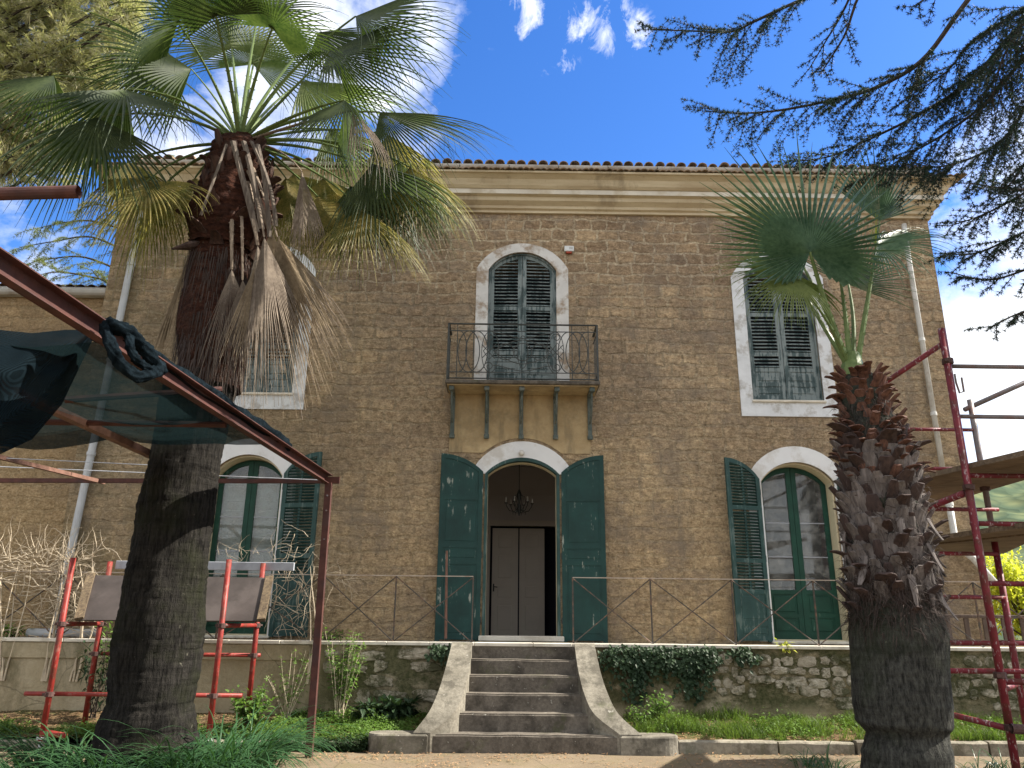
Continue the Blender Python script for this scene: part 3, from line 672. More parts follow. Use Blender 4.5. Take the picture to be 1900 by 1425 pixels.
# entrance frame
x0, x1, z0, zs, zc = OPEN['entry']
b = MB(); a = opening(x0 + .001, x1 - .001, z0, zs, zc - .001)[1:] + [(x0 + .001, z0)]; c = opening(x0 + .05, x1 - .05, z0, zs, zc - .06)[1:] + [(x0 + .05, z0)]
b.strip(a, c, F - .03, F + .10); b.build('door_frame', M['shutg'], villa)
b = MB(); a = opening(x0 + .03, x1 - .03, z0, zs, zc - .04)[1:] + [(x0 + .03, z0)]; c = opening(x0 + .052, x1 - .052, z0, zs, zc - .063)[1:] + [(x0 + .052, z0)]
b.strip(a, c, F + .13, F + .30); b.build('door_trim', M['cream'], villa)
b = MB(); b.bbox(x0 - .05, F - .12, TZ + .004, x1 + .05, F + .35, TZ + .085, .01); b.build('threshold', M['coping'], villa)
for kk in ('fl', 'fr'):
    x0, x1, z0, zs, zc = OPEN[kk]; b = MB(); b.bbox(x0 - .05, F - .10, TZ + .004, x1 + .05, F + .05, TZ + .05, .01); b.build('threshold', M['coping'], villa)
b = MB(); b.tube([(.27, F - .03, 4.42), (.27, F - .10, 4.42)], [.05, .035], 12); b.build('lamp_holder', M['cornwhite'], villa)
b = MB(); bm = bmesh.new(); bmesh.ops.create_uvsphere(bm, u_segments=14, v_segments=10, radius=.055)
b.add([v.co + Vector((.27, F - .13, 4.40)) for v in bm.verts], [tuple(v.index for v in f.verts) for f in bm.faces]); bm.free(); b.build('lamp_bulb', M['bulb'], villa, smooth=True)

# cornice: profile extruded and mitred round the four sides
prof = [(0, 0), (.05, 0), (.05, .05), (.09, .075), (.09, .13), (.17, .20), (.18, .27), (.24, .30), (.24, .42), (.30, .45), (.34, .56), (.42, .64), (.46, .66), (.46, .72), (0, .72)]
def cornice(prof, z0, mat, name, ylim=9.0):
    b = MB(); n = len(prof); corners = []
    for (sx, xx), (sy, yy) in (((-1, XL), (1, F + ylim)), ((-1, XL), (-1, F)), ((1, XR), (-1, F)), ((1, XR), (1, F + ylim))):
        corners.append([(xx + sx * d, yy + sy * d, z0 + h) for d, h in prof])
    vs = [p for c in corners for p in c]; fs = []
    for k in range(3):
        for i in range(n): j = (i + 1) % n; fs.append((k * n + i, k * n + j, (k + 1) * n + j, (k + 1) * n + i))
    fs.append(tuple(range(n))); fs.append(tuple(3 * n + i for i in range(n)))
    b.add(vs, fs); return b.build(name, mat, villa)
cornice([p for p in prof[:8]] + [(0, .30)], CT, M['cornice'], 'lower_cornice')
cornice([(0, .302), (.242, .302), (.242, .40), (0, .40)], CT, M['cornwhite'], 'cornice_band')
cornice([(0, .402), (.26, .402), (.30, .45), (.34, .56), (.42, .62), (.46, .63), (.46, .67), (0, .67)], CT, M['cornice'], 'upper_cornice')
# ragged row of thin drip tiles on the cornice edge
b = MB()
x = XL - .50
while x < XR + .5:
    w_ = R.uniform(.10, .14); zt = CT + .675 + R.uniform(-.004, .006); ext = .50 + R.uniform(-.02, .025)
    xs = [x + w_ * i / 6 for i in range(7)]; top = [zt + .028 * sin(pi * i / 6) + .012 for i in range(7)]
    vs = [(xx, F - ext, zz) for xx, zz in zip(xs, top)] + [(xx, F - ext, zz - .018) for xx, zz in zip(xs, top)] + [(xx, F - .1, zz + .05) for xx, zz in zip(xs, top)] + [(xx, F - .1, zz + .03) for xx, zz in zip(xs, top)]
    fs = [(i, i + 1, 8 + i, 7 + i) for i in range(6)] + [(i, i + 1, 15 + i, 14 + i) for i in range(6)] + [(7 + i, 8 + i, 22 + i, 21 + i) for i in range(6)] + [(0, 7, 21, 14), (6, 13, 27, 20)]
    b.add(vs, fs); x += w_ * .97
b.build('drip_tiles', M['tile'], villa)
# gutter: half round channel
GX0, GX1, GY, GZ = -7.02, 7.95, F - .33, CT + .83
b = MB(); n = 10
ang = [pi + pi * i / n for i in range(n + 1)]
xs = [GX0 + (GX1 - GX0) * i / 24 for i in range(25)]
prev = None; vs = []; fs = []
for i, xx in enumerate(xs):
    for a in ang: vs.append((xx, GY + .085 * cos(a), GZ + .085 * sin(a)))
    for a in ang[::-1]: vs.append((xx, GY + .078 * cos(a), GZ + .078 * sin(a) + .001))
m_ = 2 * (n + 1)
for i in range(24):
    for j in range(m_): k = (j + 1) % m_; fs.append((i * m_ + j, i * m_ + k, (i + 1) * m_ + k, (i + 1) * m_ + j))
fs += [tuple(range(m_)), tuple(24 * m_ + j for j in range(m_))]
b.add(vs, fs); gut = b.build('gutter', M['gutter'], villa, smooth=False)
b = MB()
for i in range(16):
    xx = GX0 + .4 + i * (GX1 - GX0 - .8) / 15
    b.tube([(xx, GY + .088 * cos(pi + pi * q / 8), GZ + .088 * sin(pi + pi * q / 8)) for q in range(9)], .008, 4)
b.build('gutter_bracket', M['iron'], gut)
# hipped roof with barrel tiles
EZ = CT + .86; slope = .36
def roofpt(u, v, h=0):  # u along eave, v up the slope from the front eave
    return Vector((u, F - .30 + v, EZ + v * slope + h))
b = MB(); ex0, ex1 = -7.15, 8.05; dep = 4.8
b.add([(ex0, F - .22, EZ - .03), (ex1, F - .22, EZ - .03), (ex1 - dep, F - .22 + dep, EZ + dep * slope - .03), (ex0 + dep, F - .22 + dep, EZ + dep * slope - .03),
       (ex0, F + 9.2, EZ - .03), (ex1, F + 9.2, EZ - .03)], [(0, 1, 2, 3), (1, 5, 2), (0, 3, 4), (4, 3, 2, 5)])
b.build('roof', M['tile'], villa)
b = MB(); pitch_ = .205; x = ex0
row = 0
while x < ex1:
    for r_ in range(4):
        v0 = r_ * .34 + R.uniform(-.03, .03) - (.06 if r_ == 0 else 0); rr = .088 + R.uniform(-.008, .008); cx = x + R.uniform(-.012, .012); lift = .012 * r_ * 0 + R.uniform(-.008, .012)
        if cx - ex0 < v0 * .9 or ex1 - cx < v0 * .9: continue
        vs = []; k = 8
        for (vv, q, dz) in ((v0, 1.0, .04), (v0 + .40, .82, .02)):
            for rad in (rr * q, rr * q - .014):
                for i in range(k + 1):
                    a = pi * i / k; p = roofpt(cx + rad * cos(a), vv, dz + lift + rad * sin(a) * .95); vs.append(p)
        K = k + 1; fs = []
        for i in range(k): fs += [(i, i + 1, 2 * K + i + 1, 2 * K + i), (K + i, K + i + 1, 3 * K + i + 1, 3 * K + i), (i, i + 1, K + i + 1, K + i)]
        b.add(vs, fs)
        # trough tile between
    x += pitch_
b.build('cover_tiles', M['tile'], villa, smooth=False)
# downpipes
def pipe(pts, r, mat, joints, name='downpipe'):
    b = MB(); b.tube(pts, r, 12); o = b.build(name, mat, villa, smooth=True)
    b = MB()
    for z in joints:
        p0, p1 = Vector(pts[0]), Vector(pts[-1])
        for i in range(len(pts) - 1):
            a_, c_ = Vector(pts[i]), Vector(pts[i + 1])
            if min(a_.z, c_.z) <= z <= max(a_.z, c_.z) and abs(a_.z - c_.z) > .3:
                q = a_.lerp(c_, (z - a_.z) / (c_.z - a_.z)); b.tube([q + Vector((0, 0, -.03)), q + Vector((0, 0, .03))], r * 1.18, 12); b.box(q.x - .012, q.y, q.z - .01, q.x + .012, F, q.z + .01)
    b.build('pipe_clip', mat, o, smooth=False)
pL0, pL1 = P(249, 470, F - .1), P(129, 1029, F - .1)
pipe([(pL0.x, F - .10, 9.0), (pL0.x, F - .1, 8.5), (pL1.x, F - .1, 2.4), (pL1.x, F - .1, TZ + .02)], .062, M['pipe'], [7.9, 6.0, 4.3, 2.6])
pR0, pR1 = P(1683, 460, F - .1), P(1760, 940, F - .1)
pipe([(pR0.x, F - .12, 8.95), (pR0.x, F - .1, 8.6), (pR1.x, F - .1, 4.0)], .045, M['pipewhite'], [8.4, 6.6, 5.2, 4.1])
pipe([(pR1.x + .02, F - .1, 3.95), (pR1.x + .02, F - .1, 2.9), (pR1.x + .25, F - .14, 2.7), (pR1.x + .55, F - .14, 2.3)], .055, M['pipewhite'], [3.6])
# alarm box
q = P(1056, 462, F - .05); b = MB(); b.bbox(q.x - .09, F - .07, q.z - .05, q.x + .09, F - .002, q.z + .06, .008); ab = b.build('alarm_box', M['box'], villa)
b = MB(); b.bbox(q.x - .06, F - .06, q.z - .085, q.x + .05, F - .01, q.z - .052, .006); b.build('lens', M['boxred'], ab)
b = MB()
for i in range(4):
    for j in range(3): b.box(q.x + .0 + i * .018, F - .072, q.z - .01 + j * .016, q.x + .012 + i * .018, F - .0705, q.z - .002 + j * .016)
b.build('grille', M['galv'], ab)

# balcony
bal = MB(); BX0, BX1, BY = -1.06, 1.60, F - .62
bal.bbox(BX0, BY, 5.50, BX1, F - .002, 5.57, .012); slab = bal.build('balcony_slab', M['step'], villa)
b = MB(); b.box(BX0 + .03, BY + .04, 5.478, BX1 - .03, F - .004, 5.498); b.prism([(BX0 + .08, 5.475), (BX0 + .06, 4.42), (-.40, 4.42)] + [(x_, z_ + .03) for x_, z_ in arc_pts(-.62, 1.19, 4.05, 4.66, 18)[::-1] if z_ > 4.42] + [(.98, 4.42), (BX1 - .12, 4.42), (BX1 - .10, 5.475)], F - .015, F - .003)
b.build('ochre_render', M['ochre'], villa)
b = MB(); x0, x1, z0, zs, zc = OPEN['entry']
for i in range(5):
    xx = BX0 + .11 + i * (BX1 - BX0 - .24) / 4; b = MB()
    b.box(xx - .035, BY + .08, 5.43, xx + .035, F - .032, 5.476)
    b.box(xx - .035, F - .075, 4.72, xx + .035, F - .032, 5.43)
    pts = [(F - .09 - .36 * sin(radians(a)), 4.95 + .46 * (1 - cos(radians(a)))) for a in range(0, 91, 15)]
    b.tube([(xx, y, z) for y, z in pts], .018, 6)
    b.bbox(xx - .045, BY + .06, 5.40, xx + .045, BY + .14, 5.476, .01); b.bbox(xx - .045, F - .10, 4.66, xx + .045, F - .032, 4.74, .01)
    b.build('bracket', M['bracket'], villa)
# wrought iron balcony rail
b = MB(); Zb, Zt = 5.58, 6.60; Y0 = BY + .03; X0, X1 = BX0 + .03, BX1 - .03
def seg(pts, r=.009, n=5): b.tube(pts, r, n)
for yy in (Y0,):
    b.bar((X0 - .01, yy, Zt), (X1 + .01, yy, Zt), .045, .015); b.bar((X0, yy, Zt - .13), (X1, yy, Zt - .13), .014); b.bar((X0, yy, Zb + .13), (X1, yy, Zb + .13), .014); b.bar((X0, yy, Zb + .02), (X1, yy, Zb + .02), .03, .014)
for xx in (X0, X1):
    b.bar((xx, Y0, Zb), (xx, Y0, Zt), .03); b.bar((xx, F - .02, Zt), (xx, Y0, Zt), .045, .015); b.bar((xx, F - .02, Zt - .13), (xx, Y0, Zt - .13), .014); b.bar((xx, F - .02, Zb + .13), (xx, Y0, Zb + .13), .014)
    for k in range(3): b.bar((xx, Y0 + .14 + k * .15, Zb), (xx, Y0 + .14 + k * .15, Zt - .13), .012)
W_ = X1 - X0
for fx in (.06, .17, .83, .94, .275, .725): b.bar((X0 + W_ * fx, Y0, Zb + .02), (X0 + W_ * fx, Y0, Zt), .014)
def arcp(cx, cz, rx, rz, a0, a1, n=18): return [(cx + rx * cos(radians(a0 + (a1 - a0) * i / n)), Y0, cz + rz * sin(radians(a0 + (a1 - a0) * i / n))) for i in range(n + 1)]
zc_ = (Zb + Zt) / 2; hh = (Zt - Zb) / 2 - .13
for sgn in (-1, 1):
    cx = X0 + W_ / 2 + sgn * W_ * .335
    for d in (-.17, .17): seg(arcp(cx + d * .4, zc_, .19, hh, 0, 360, 28))
    seg(arcp(cx - .25 * sgn * -1 * .9, zc_, .12, hh * .98, 90, 270 if sgn > 0 else -90))
    c2 = X0 + W_ / 2 + sgn * W_ * .225
    for sz in (-1, 1):
        # scroll
        sp_ = []
        for i in range(26):
            t_ = i / 25; a = radians(200 - 470 * t_) * sgn * sz; r_ = .085 * (1 - t_ * .75); sp_.append((c2 + r_ * cos(a) * 1.0, Y0, zc_ + sz * (.27) + r_ * sin(a)))
        seg(sp_, .008)
    seg([(c2 - .10, Y0, zc_ + .01), (c2 + .02, Y0, zc_ + .17), (c2 + .13, Y0, zc_ + .02), (c2 + .0, Y0, zc_ - .15), (c2 - .10, Y0, zc_ + .01)], .008)
    seg([(c2 - .13, Y0, zc_ + .13), (c2 + .10, Y0, zc_ - .13)], .008); seg([(c2 - .12, Y0, zc_ - .12), (c2 + .12, Y0, zc_ + .14)], .008)
    seg(arcp(c2 - .02 * sgn, zc_, .15, hh, 90 - 90 * sgn * 0, 450, 28), .007)
cx = X0 + W_ / 2
for s_ in (-1, 1):
    pts = [(cx - .52 + 1.04 * i / 24, Y0, zc_ + s_ * (.30 + .10 * cos(2 * pi * i / 24 * 1.0 + (0 if s_ > 0 else pi)) * .5)) for i in range(25)]; seg(pts, .008)
    pts = [(cx - .5 + 1.0 * i / 24, Y0, zc_ + s_ * .22 * cos(pi * (i / 24 - .5))) for i in range(25)]; seg(pts, .008)
seg(arcp(cx, zc_, .16, .16, 0, 360, 20), .008); seg(arcp(cx, zc_, .09, .3, 0, 360, 24), .007)
for s_ in (-1, 1): seg(arcp(cx + s_ * .3, zc_, .15, .15, 0, 360, 20), .008)
b.build('balcony_railing', M['iron'], villa)

# chandelier (hangs in the hall)
ch = thing('chandelier', (.27, F + 1.9, 3.55), 'small black wrought iron chandelier with candle bulbs hanging inside the open doorway', 'chandelier')
cx, cy, cz = .27, F + 1.9, 3.80
b = MB(); b.tube([(cx, cy, 4.93), (cx, cy, cz + .25)], .008, 6); b.tube([(cx, cy, cz + .3), (cx, cy, cz + .2), (cx, cy, cz + .05), (cx, cy, cz - .1), (cx, cy, cz - .22)], [.015, .05, .02, .045, .008], 10); b.build('stem', M['iron'], ch)
for k in range(6):
    a = k * pi / 3 + .15; b = MB()
    pts = [(cx + cos(a) * r_, cy + sin(a) * r_, cz + z_) for r_, z_ in ((.03, -.08), (.10, -.14), (.19, -.12), (.25, -.03), (.26, .02))]
    b.tube(pts, .009, 6); b.tube([(cx + cos(a) * .26, cy + sin(a) * .26, cz + .02), (cx + cos(a) * .26, cy + sin(a) * .26, cz + .035)], .032, 8)
    b.tube([(cx + cos(a) * r_, cy + sin(a) * r_, cz + z_) for r_, z_ in ((.02, .2), (.11, .16), (.13, .04), (.05, -.1))], .006, 5)
    b.tube([(cx + cos(a) * .12, cy + sin(a) * .12, cz - .14), (cx + cos(a) * .12, cy + sin(a) * .12, cz - .2)], [.012, .003], 5)
    arm = b.build('arm', M['iron'], ch)
    b = MB(); b.tube([(cx + cos(a) * .26, cy + sin(a) * .26, cz + .035), (cx + cos(a) * .26, cy + sin(a) * .26, cz + .13)], [.016, .012], 8); b.build('candle', M['bulb'], arm)

# side wing on the left
wing = thing('side_wing', (-12, F + .6, 0), 'lower ochre stone wing with a small gutter left of the main house', 'building')
WY = F + .35; wz = P(90, 552, WY).z
b = MB(); b.box(-20, WY, 0, XL - .003, WY + 7, wz); b.build('wall', M['wing'], wing)
b = MB(); b.tube([(-20, WY - .1, wz + .08), (XL - .1, WY - .1, wz + .08)], .09, 12); b.bbox(-20, WY - .02, wz + .003, XL - .05, WY + .3, wz + .06, .01); b.build('gutter', M['gutter'], wing)
b = MB(); b.add([(-20, WY - .05, wz + .12), (XL - .02, WY - .05, wz + .12), (XL - .02, WY + 4, wz + 1.2), (-20, WY + 4, wz + 1.2)], [(0, 1, 2, 3)])
x = -15
while x < XL - .1:
    for r_ in range(3):
        v0 = r_ * .36; rr = .09; vs = []; k = 6; cxx = x + R.uniform(-.02, .02)
        for vv, q in ((v0 - .06, 1), (v0 + .42, .85)):
            for i in range(k + 1): a = pi * i / k; vs.append((cxx + rr * q * cos(a), WY - .1 + vv, wz + .14 + vv * .27 + rr * q * sin(a)))
        b.add(vs, [(i, i + 1, k + 2 + i, k + 1 + i) for i in range(k)])
    x += .21
b.build('roof', M['tile'], wing)

# ------------------------------------------------------------------ terrace
ter = thing('terrace', (.3, TY + .5, 0), 'raised stone terrace with plastered and rubble retaining wall and pale coping', 'terrace')
b = MB(); b.box(-16, TY, -.05, -.80, TY + .35, TZ - .05); b.box(1.35, TY, -.05, 16, TY + .35, TZ - .05); b.box(-.80, TY + .0, .0, 1.35, TY + .35, TZ - .05); b.build('retaining_wall', M['retain'], ter)
b = MB(); b.box(-16, TY + .352, 1.0, 16, F - .002, TZ - .004); b.build('floor', M['kerb'], ter)
b = MB(); x = -16
while x < 16:
    w_ = R.uniform(.5, .95); b.bbox(x, TY - .05 + R.uniform(-.012, .012), TZ - .048, min(x + w_, 16) - .006, TY + .30, TZ + .002 + R.uniform(-.002, .004), .006); x += w_
b.build('coping', M['coping'], ter)
# band of smoother plaster under the coping on the left
b = MB(); b.bbox(-16, TY - .03, 1.02, -2.9, TY - .001, 1.245, .008); b.build('plaster_band', M['retain'], ter)
# rubble stones showing in the wall
def stone(b, cx, cz, w_, h_, d, y, rng):
    n = 16; pts = []
    vs = [(cx, y - d, cz)]; rings = []
    for k, (s_, dd) in enumerate(((.55, .95), (.86, .7), (1.0, 0))):
        for i in range(n):
            a = 2 * pi * i / n; ca, sa = cos(a), sin(a); e = .42
            e = .68; px_ = (abs(ca) ** e) * (1 if ca > 0 else -1); pz_ = (abs(sa) ** e) * (1 if sa > 0 else -1)
            j = 1 + .42 * noise.noise(Vector((cx * 5 + ca * 1.3, cz * 5 + sa * 1.3, k * .1))) + .22 * noise.noise(Vector((cx * 9 + ca * 3.5, cz * 9 + sa * 3.5, k * .5)))
            vs.append((cx + px_ * w_ / 2 * s_ * j, y - d * dd * (1 + .3 * rng.uniform(-1, 1)) + (.03 if k == 2 else 0), cz + pz_ * h_ / 2 * s_ * j))
    fs = [(0, 1 + i, 1 + (i + 1) % n) for i in range(n)]
    for k in range(2): fs += [(1 + k * n + i, 1 + (k + 1) * n + i, 1 + (k + 1) * n + (i + 1) % n, 1 + k * n + (i + 1) % n) for i in range(n)]
    b.add(vs, fs)
b = MB(); rg = random.Random(5)
z = 1.15
for row_ in range(6):
    h_ = rg.uniform(.11, .19); zc_ = z - h_ / 2; x = 2.0 + rg.uniform(0, .2)
    while x < 12:
        w_ = rg.choice((.12, .17, .24, .3, .4)) * rg.uniform(.85, 1.2); keep = zc_ > .55 + .25 * noise.noise(Vector((x * .9, 0, 0))) and noise.noise(Vector((x * 1.1, zc_ * 1.5, 4))) > -.33 + (.5 if x < 2.9 else 0)
        if keep: stone(b, x + w_ / 2, zc_ + rg.uniform(-.035, .035), w_ * rg.uniform(.85, 1.1), h_ * rg.uniform(.75, 1.25), rg.uniform(.012, .045), TY - .004, rg)
        x += w_ + .01
    z -= h_
b.build('rubble', M['rubble'], ter, smooth=False); b = MB()
z = 1.2
for row_ in range(5):
    h_ = rg.uniform(.16, .22); zc_ = z - h_ / 2; x = -2.7
    while x < -1.0:
        w_ = rg.choice((.16, .26, .4, .55)) * rg.uniform(.85, 1.15)
        if noise.noise(Vector((x * 2.1, zc_ * 2, 9))) > -.05 or row_ == 0: stone(b, x + w_ / 2, zc_ + rg.uniform(-.03, .03), w_ * rg.uniform(.85, 1.05), h_ * rg.uniform(.7, 1.15), rg.uniform(.02, .04), TY - .004, rg)
        x += w_ + .02
    z -= h_
b.build('rubble', M['rubble'], ter, smooth=False)

# ------------------------------------------------------------------ staircase
st = thing('staircase', (.27, 11.4, 0), 'six weathered concrete steps flanked by curved cheek walls leading to the entrance', 'steps')
xl = [-.95, -.70, -.58, -.51, -.48, -.47]; xr = [1.50, 1.19, 1.14, 1.10, 1.05, 1.03]; hs_ = [.22, .44, .66, .88, 1.08, 1.298]
for k in range(6):
    y0 = 10.72 + .29 * k; b = MB(); zl = 0 if k == 0 else hs_[k - 1] + .0
    bm = bmesh.new(); bmesh.ops.create_cube(bm, size=1)
    x0, x1 = (xl[k] + (.02 if k else 0)) - (0 if k == 0 else .12), xr[k] + (0 if k == 0 else .12)
    y1 = TY + .05 if k == 5 else y0 + .42
    if k == 5: y1 = TY - .002
    if y1 < y0 + .05: y1 = y0 + .05
    yfront = y0; 
    for v in bm.verts: v.co = Vector(((x0 + x1) / 2 + v.co.x * (x1 - x0), (yfront + y1) / 2 + v.co.y * (y1 - yfront), (zl - .02 + hs_[k]) / 2 + v.co.z * (hs_[k] - zl + .02)))
    bmesh.ops.bevel(bm, geom=[e for e in bm.edges if abs(e.verts[0].co.y - yfront) < 1e-4 and abs(e.verts[1].co.y - yfront) < 1e-4 and abs(e.verts[0].co.z - hs_[k]) < 1e-4 and abs(e.verts[1].co.z - hs_[k]) < 1e-4], offset=.02, segments=3, affect='EDGES')
    bmesh.ops.subdivide_edges(bm, edges=[e for e in bm.edges if abs(e.verts[0].co.x - e.verts[1].co.x) > .3], cuts=30)
    bm.verts.index_update()
    for v in bm.verts:
        if v.co.z > zl + .05: v.co.z += .006 * noise.noise(Vector((v.co.x * 3, k * 3.1, 0)))
        if v.co.y < yfront + .03: v.co.y += .012 * noise.noise(Vector((v.co.x * 4, k * 2.1, 5)))
    b.add([v.co.copy() for v in bm.verts], [tuple(v.index for v in f.verts) for f in bm.faces]); bm.free()
    b.build('step', M['step'], st)
def cheek(inner, outer):
    # inner, outer: lists of (x,y,z) along the top edges
    b = MB(); n = len(inner)
    def smooth(pts, m=24):
        out_ = []
        for i in range(m + 1):
            t = i / m * (len(pts) - 1); k = min(int(t), len(pts) - 2); f = t - k
            p0, p1, p2, p3 = [Vector(pts[max(0, min(len(pts) - 1, k + q))]) for q in (-1, 0, 1, 2)]
            out_.append(.5 * ((2 * p1) + (p2 - p0) * f + (2 * p0 - 5 * p1 + 4 * p2 - p3) * f * f + (3 * p1 - p0 - 3 * p2 + p3) * f ** 3))
        return out_
    A, B = smooth(inner), smooth(outer); n = len(A)
    vs = [v for v in A] + [v for v in B] + [Vector((v.x, v.y, -.03)) for v in A] + [Vector((v.x, v.y, -.03)) for v in B]
    fs = []
    for i in range(n - 1): fs += [(i, i + 1, n + i + 1, n + i), (i, 2 * n + i, 2 * n + i + 1, i + 1), (n + i, n + i + 1, 3 * n + i + 1, 3 * n + i)]
    fs += [(0, n, 3 * n, 2 * n), (n - 1, 2 * n - 1, 4 * n - 1, 3 * n - 1)]
    b.add(vs, fs); return b.build('cheek_wall', M['cheek'], st)
cheek([(1.06, 12.15, 1.305), (1.06, 11.55, .95), (1.10, 11.15, .68), (1.20, 10.88, .46), (1.50, 10.70, .24)],
      [(1.36, 12.15, 1.305), (1.37, 11.55, .95), (1.42, 11.15, .68), (1.52, 10.88, .46), (1.78, 10.70, .24)])
cheek([(-.47, 12.15, 1.305), (-.48, 11.55, .95), (-.54, 11.15, .68), (-.64, 10.88, .46), (-.92, 10.70, .24)],
      [(-.77, 12.15, 1.305), (-.82, 11.55, .95), (-.88, 11.15, .68), (-.97, 10.88, .46), (-1.14, 10.70, .24)])
def endblock(x0, x1, sgn):
    b = MB(); out_ = []; yb, yf, r_ = 11.05, 10.66, .2
    # plan outline with a rounded outer end
    if sgn > 0: pl = [(x0, yf), (x1 - r_, yf)] + [(x1 - r_ + r_ * sin(radians(a)), (yf + r_) - r_ * cos(radians(a))) for a in range(0, 181, 15)] + [(x0, yf + 2 * r_)]
    else: pl = [(x1, yf), (x1, yf + 2 * r_)] + [(x0 + r_ - r_ * sin(radians(a)), (yf + r_) + r_ * cos(radians(a))) for a in range(0, 181, 15)]
    n = len(pl); cx = sum(p[0] for p in pl) / n; cy = sum(p[1] for p in pl) / n
    vs = [(x, y, -.03) for x, y in pl] + [(x, y, .205) for x, y in pl] + [(cx + (x - cx) * .96, cy + (y - cy) * .93, .222) for x, y in pl]
    fs = [(i, (i + 1) % n, n + (i + 1) % n, n + i) for i in range(n)] + [(n + i, n + (i + 1) % n, 2 * n + (i + 1) % n, 2 * n + i) for i in range(n)] + [tuple(2 * n + i for i in range(n))]
    b.add(vs, fs); b.build('end_block', M['cheek'], st)
endblock(-1.73, -.953, -1); endblock(1.503, 2.27, 1)

# kerb stones
def kerb(x0, x1, y, z, label, tilt=0):
    b = MB(); n = 20; pr_ = [(0, -.05), (0, z - .02), (.02, z), (.13, z), (.15, z - .02), (.15, -.05)]; m = len(pr_)
    vs = []; fs = []
    for i in range(n + 1):
        x = x0 + (x1 - x0) * i / n
        for yy, zz in pr_: vs.append((x, y + yy + .012 * noise.noise(Vector((x * 2, yy, 0))) + tilt * (x - x0), zz + (.014 * noise.noise(Vector((x * 3, zz, yy * 5))) if zz > 0 else 0)))
    for i in range(n):
        for j in range(m): k = (j + 1) % m; fs.append((i * m + j, i * m + k, (i + 1) * m + k, (i + 1) * m + j))
    fs += [tuple(range(m)), tuple(n * m + j for j in range(m))]; b.add(vs, fs); o = b.build('kerb_stone', M['kerb'], None)
    setp(o, label, 'kerb', 'kerb stones edging the flower beds')
kerb(2.275, 3.55, 10.82, .16, 'low concrete kerb stone on the right bed, nearest the rounded stair end')
kerb(3.58, 4.55, 10.84, .15, 'low kerb stone just left of the right palm trunk')
kerb(4.6, 6.3, 10.86, .17, 'low kerb stone to the right of the right palm trunk')
kerb(6.33, 8.6, 10.86, .17, 'low kerb stone under the scaffold tower at the right edge')
kerb(-3.3, -1.85, 10.86, .10, 'low mossy kerb stone left of the rounded stair end')
kerb(-5.1, -3.33, 10.9, .10, 'low mossy kerb stone behind the strap leaved plants')
kerb(-9.4, -5.9, 10.9, .08, 'low kerb stone at the left edge beside the scaffold foot')

# ------------------------------------------------------------------ terrace railing
def railing(x0, x1, nodes, label, first_post=True):
    # nodes: x of posts; diagonals cross in each bay
    rt = thing('railing', ((x0 + x1) / 2, TY + .08, TZ), label, 'railing', 'iron railings along the terrace edge'); y = TY + .08; zt = TZ + .97
    b = MB(); b.bar((x0, y, zt), (x1, y, zt), .035, .012); b.build('top_rail', M['railtop'], rt)
    for x in nodes:
        b = MB(); b.bar((x, y, TZ), (x, y, zt), .022); b.build('post', M['rail'], rt)
    for a, c in zip(nodes[:-1], nodes[1:]):
        b = MB(); b.tube([(a + .01, y - .012, zt - .02), (c - .01, y - .012, TZ + .01)], .0095, 6); b.build('diagonal', M['rail'], rt)
        b = MB(); b.tube([(a + .01, y + .012, TZ + .01), (c - .01, y + .012, zt - .02)], .0095, 6); b.build('diagonal', M['rail'], rt)
xs_ = lambda px, py=1120: P(px, py, TY + .08).x
railing(-8.9, xs_(877), [-8.75, -7.9, -6.75, -5.55, -4.35, xs_(597), xs_(733), xs_(877)], 'thin iron railing with crossed rods left of the entrance steps')
railing(xs_(1063), 9.6, [xs_(1063), xs_(1208), xs_(1360), xs_(1512), xs_(1512) + 1.25, xs_(1512) + 2.5, xs_(1512) + 3.75, 9.5], 'thin iron railing with crossed rods right of the entrance steps')
# rusty pink bar leaning by the door
q0, q1 = P(827, 1185, TY + .25), P(829, 1022, TY + .30)
b = MB(); b.tube([q0, q1], [.022, .018], 8); o = b.build('iron_bar', M['rustlite'], None); setp(o, 'pinkish rusty metal bar standing upright in front of the left entrance shutter', 'metal bar')
# grey drain pipe lying on the terrace
q = P(60, 1163, TY + .3); b = MB(); b.tube([(q.x - .05, TY + .3, TZ + .07), (q.x + 1.0, TY + .32, TZ + .07)], .065, 12); o = b.build('drain_pipe', M['pipe'], None, smooth=True); setp(o, 'short grey plastic drain pipe lying on the terrace floor at far left', 'pipe')
#PART3
# ------------------------------------------------------------------ pergola of rusted steel
PGZ = 3.44
perg = thing('pergola', (-2.4, 10.4, 0), 'rusty steel pergola frame with a slim bolted corner post and sloping looking beams', 'pergola')
foot = PZ(570, 1408, 0); 
def channel(b, a, c, w_, h_, t_=.008):
    # C-profile: web plus two flanges, open to +side
    a = Vector(a); c = Vector(c); d = (c - a).normalized(); up_ = Vector((0, 0, 1)) if abs(d.z) < .9 else Vector((0, 1, 0)); sd_ = d.cross(up_).normalized(); up_ = sd_.cross(d).normalized()
    off = sd_ * (w_ / 2)
    b.bar(a - off, c - off, t_, h_, up_); b.bar(a + up_ * (h_ / 2 - t_ / 2) + sd_ * t_ * .5, c + up_ * (h_ / 2 - t_ / 2) + sd_ * t_ * .5, w_ - t_, t_, up_); b.bar(a - up_ * (h_ / 2 - t_ / 2) + sd_ * t_ * .5, c - up_ * (h_ / 2 - t_ / 2) + sd_ * t_ * .5, w_ - t_, t_, up_)
ptop = Vector((-2.40, 10.42, PGZ - .02))
b = MB(); b.bar((foot.x, 10.30, -.02), (ptop.x, 10.40, PGZ - .06), .085, .085, (0, 1, 0)); post = b.build('post', M['rust'], perg)
b = MB()
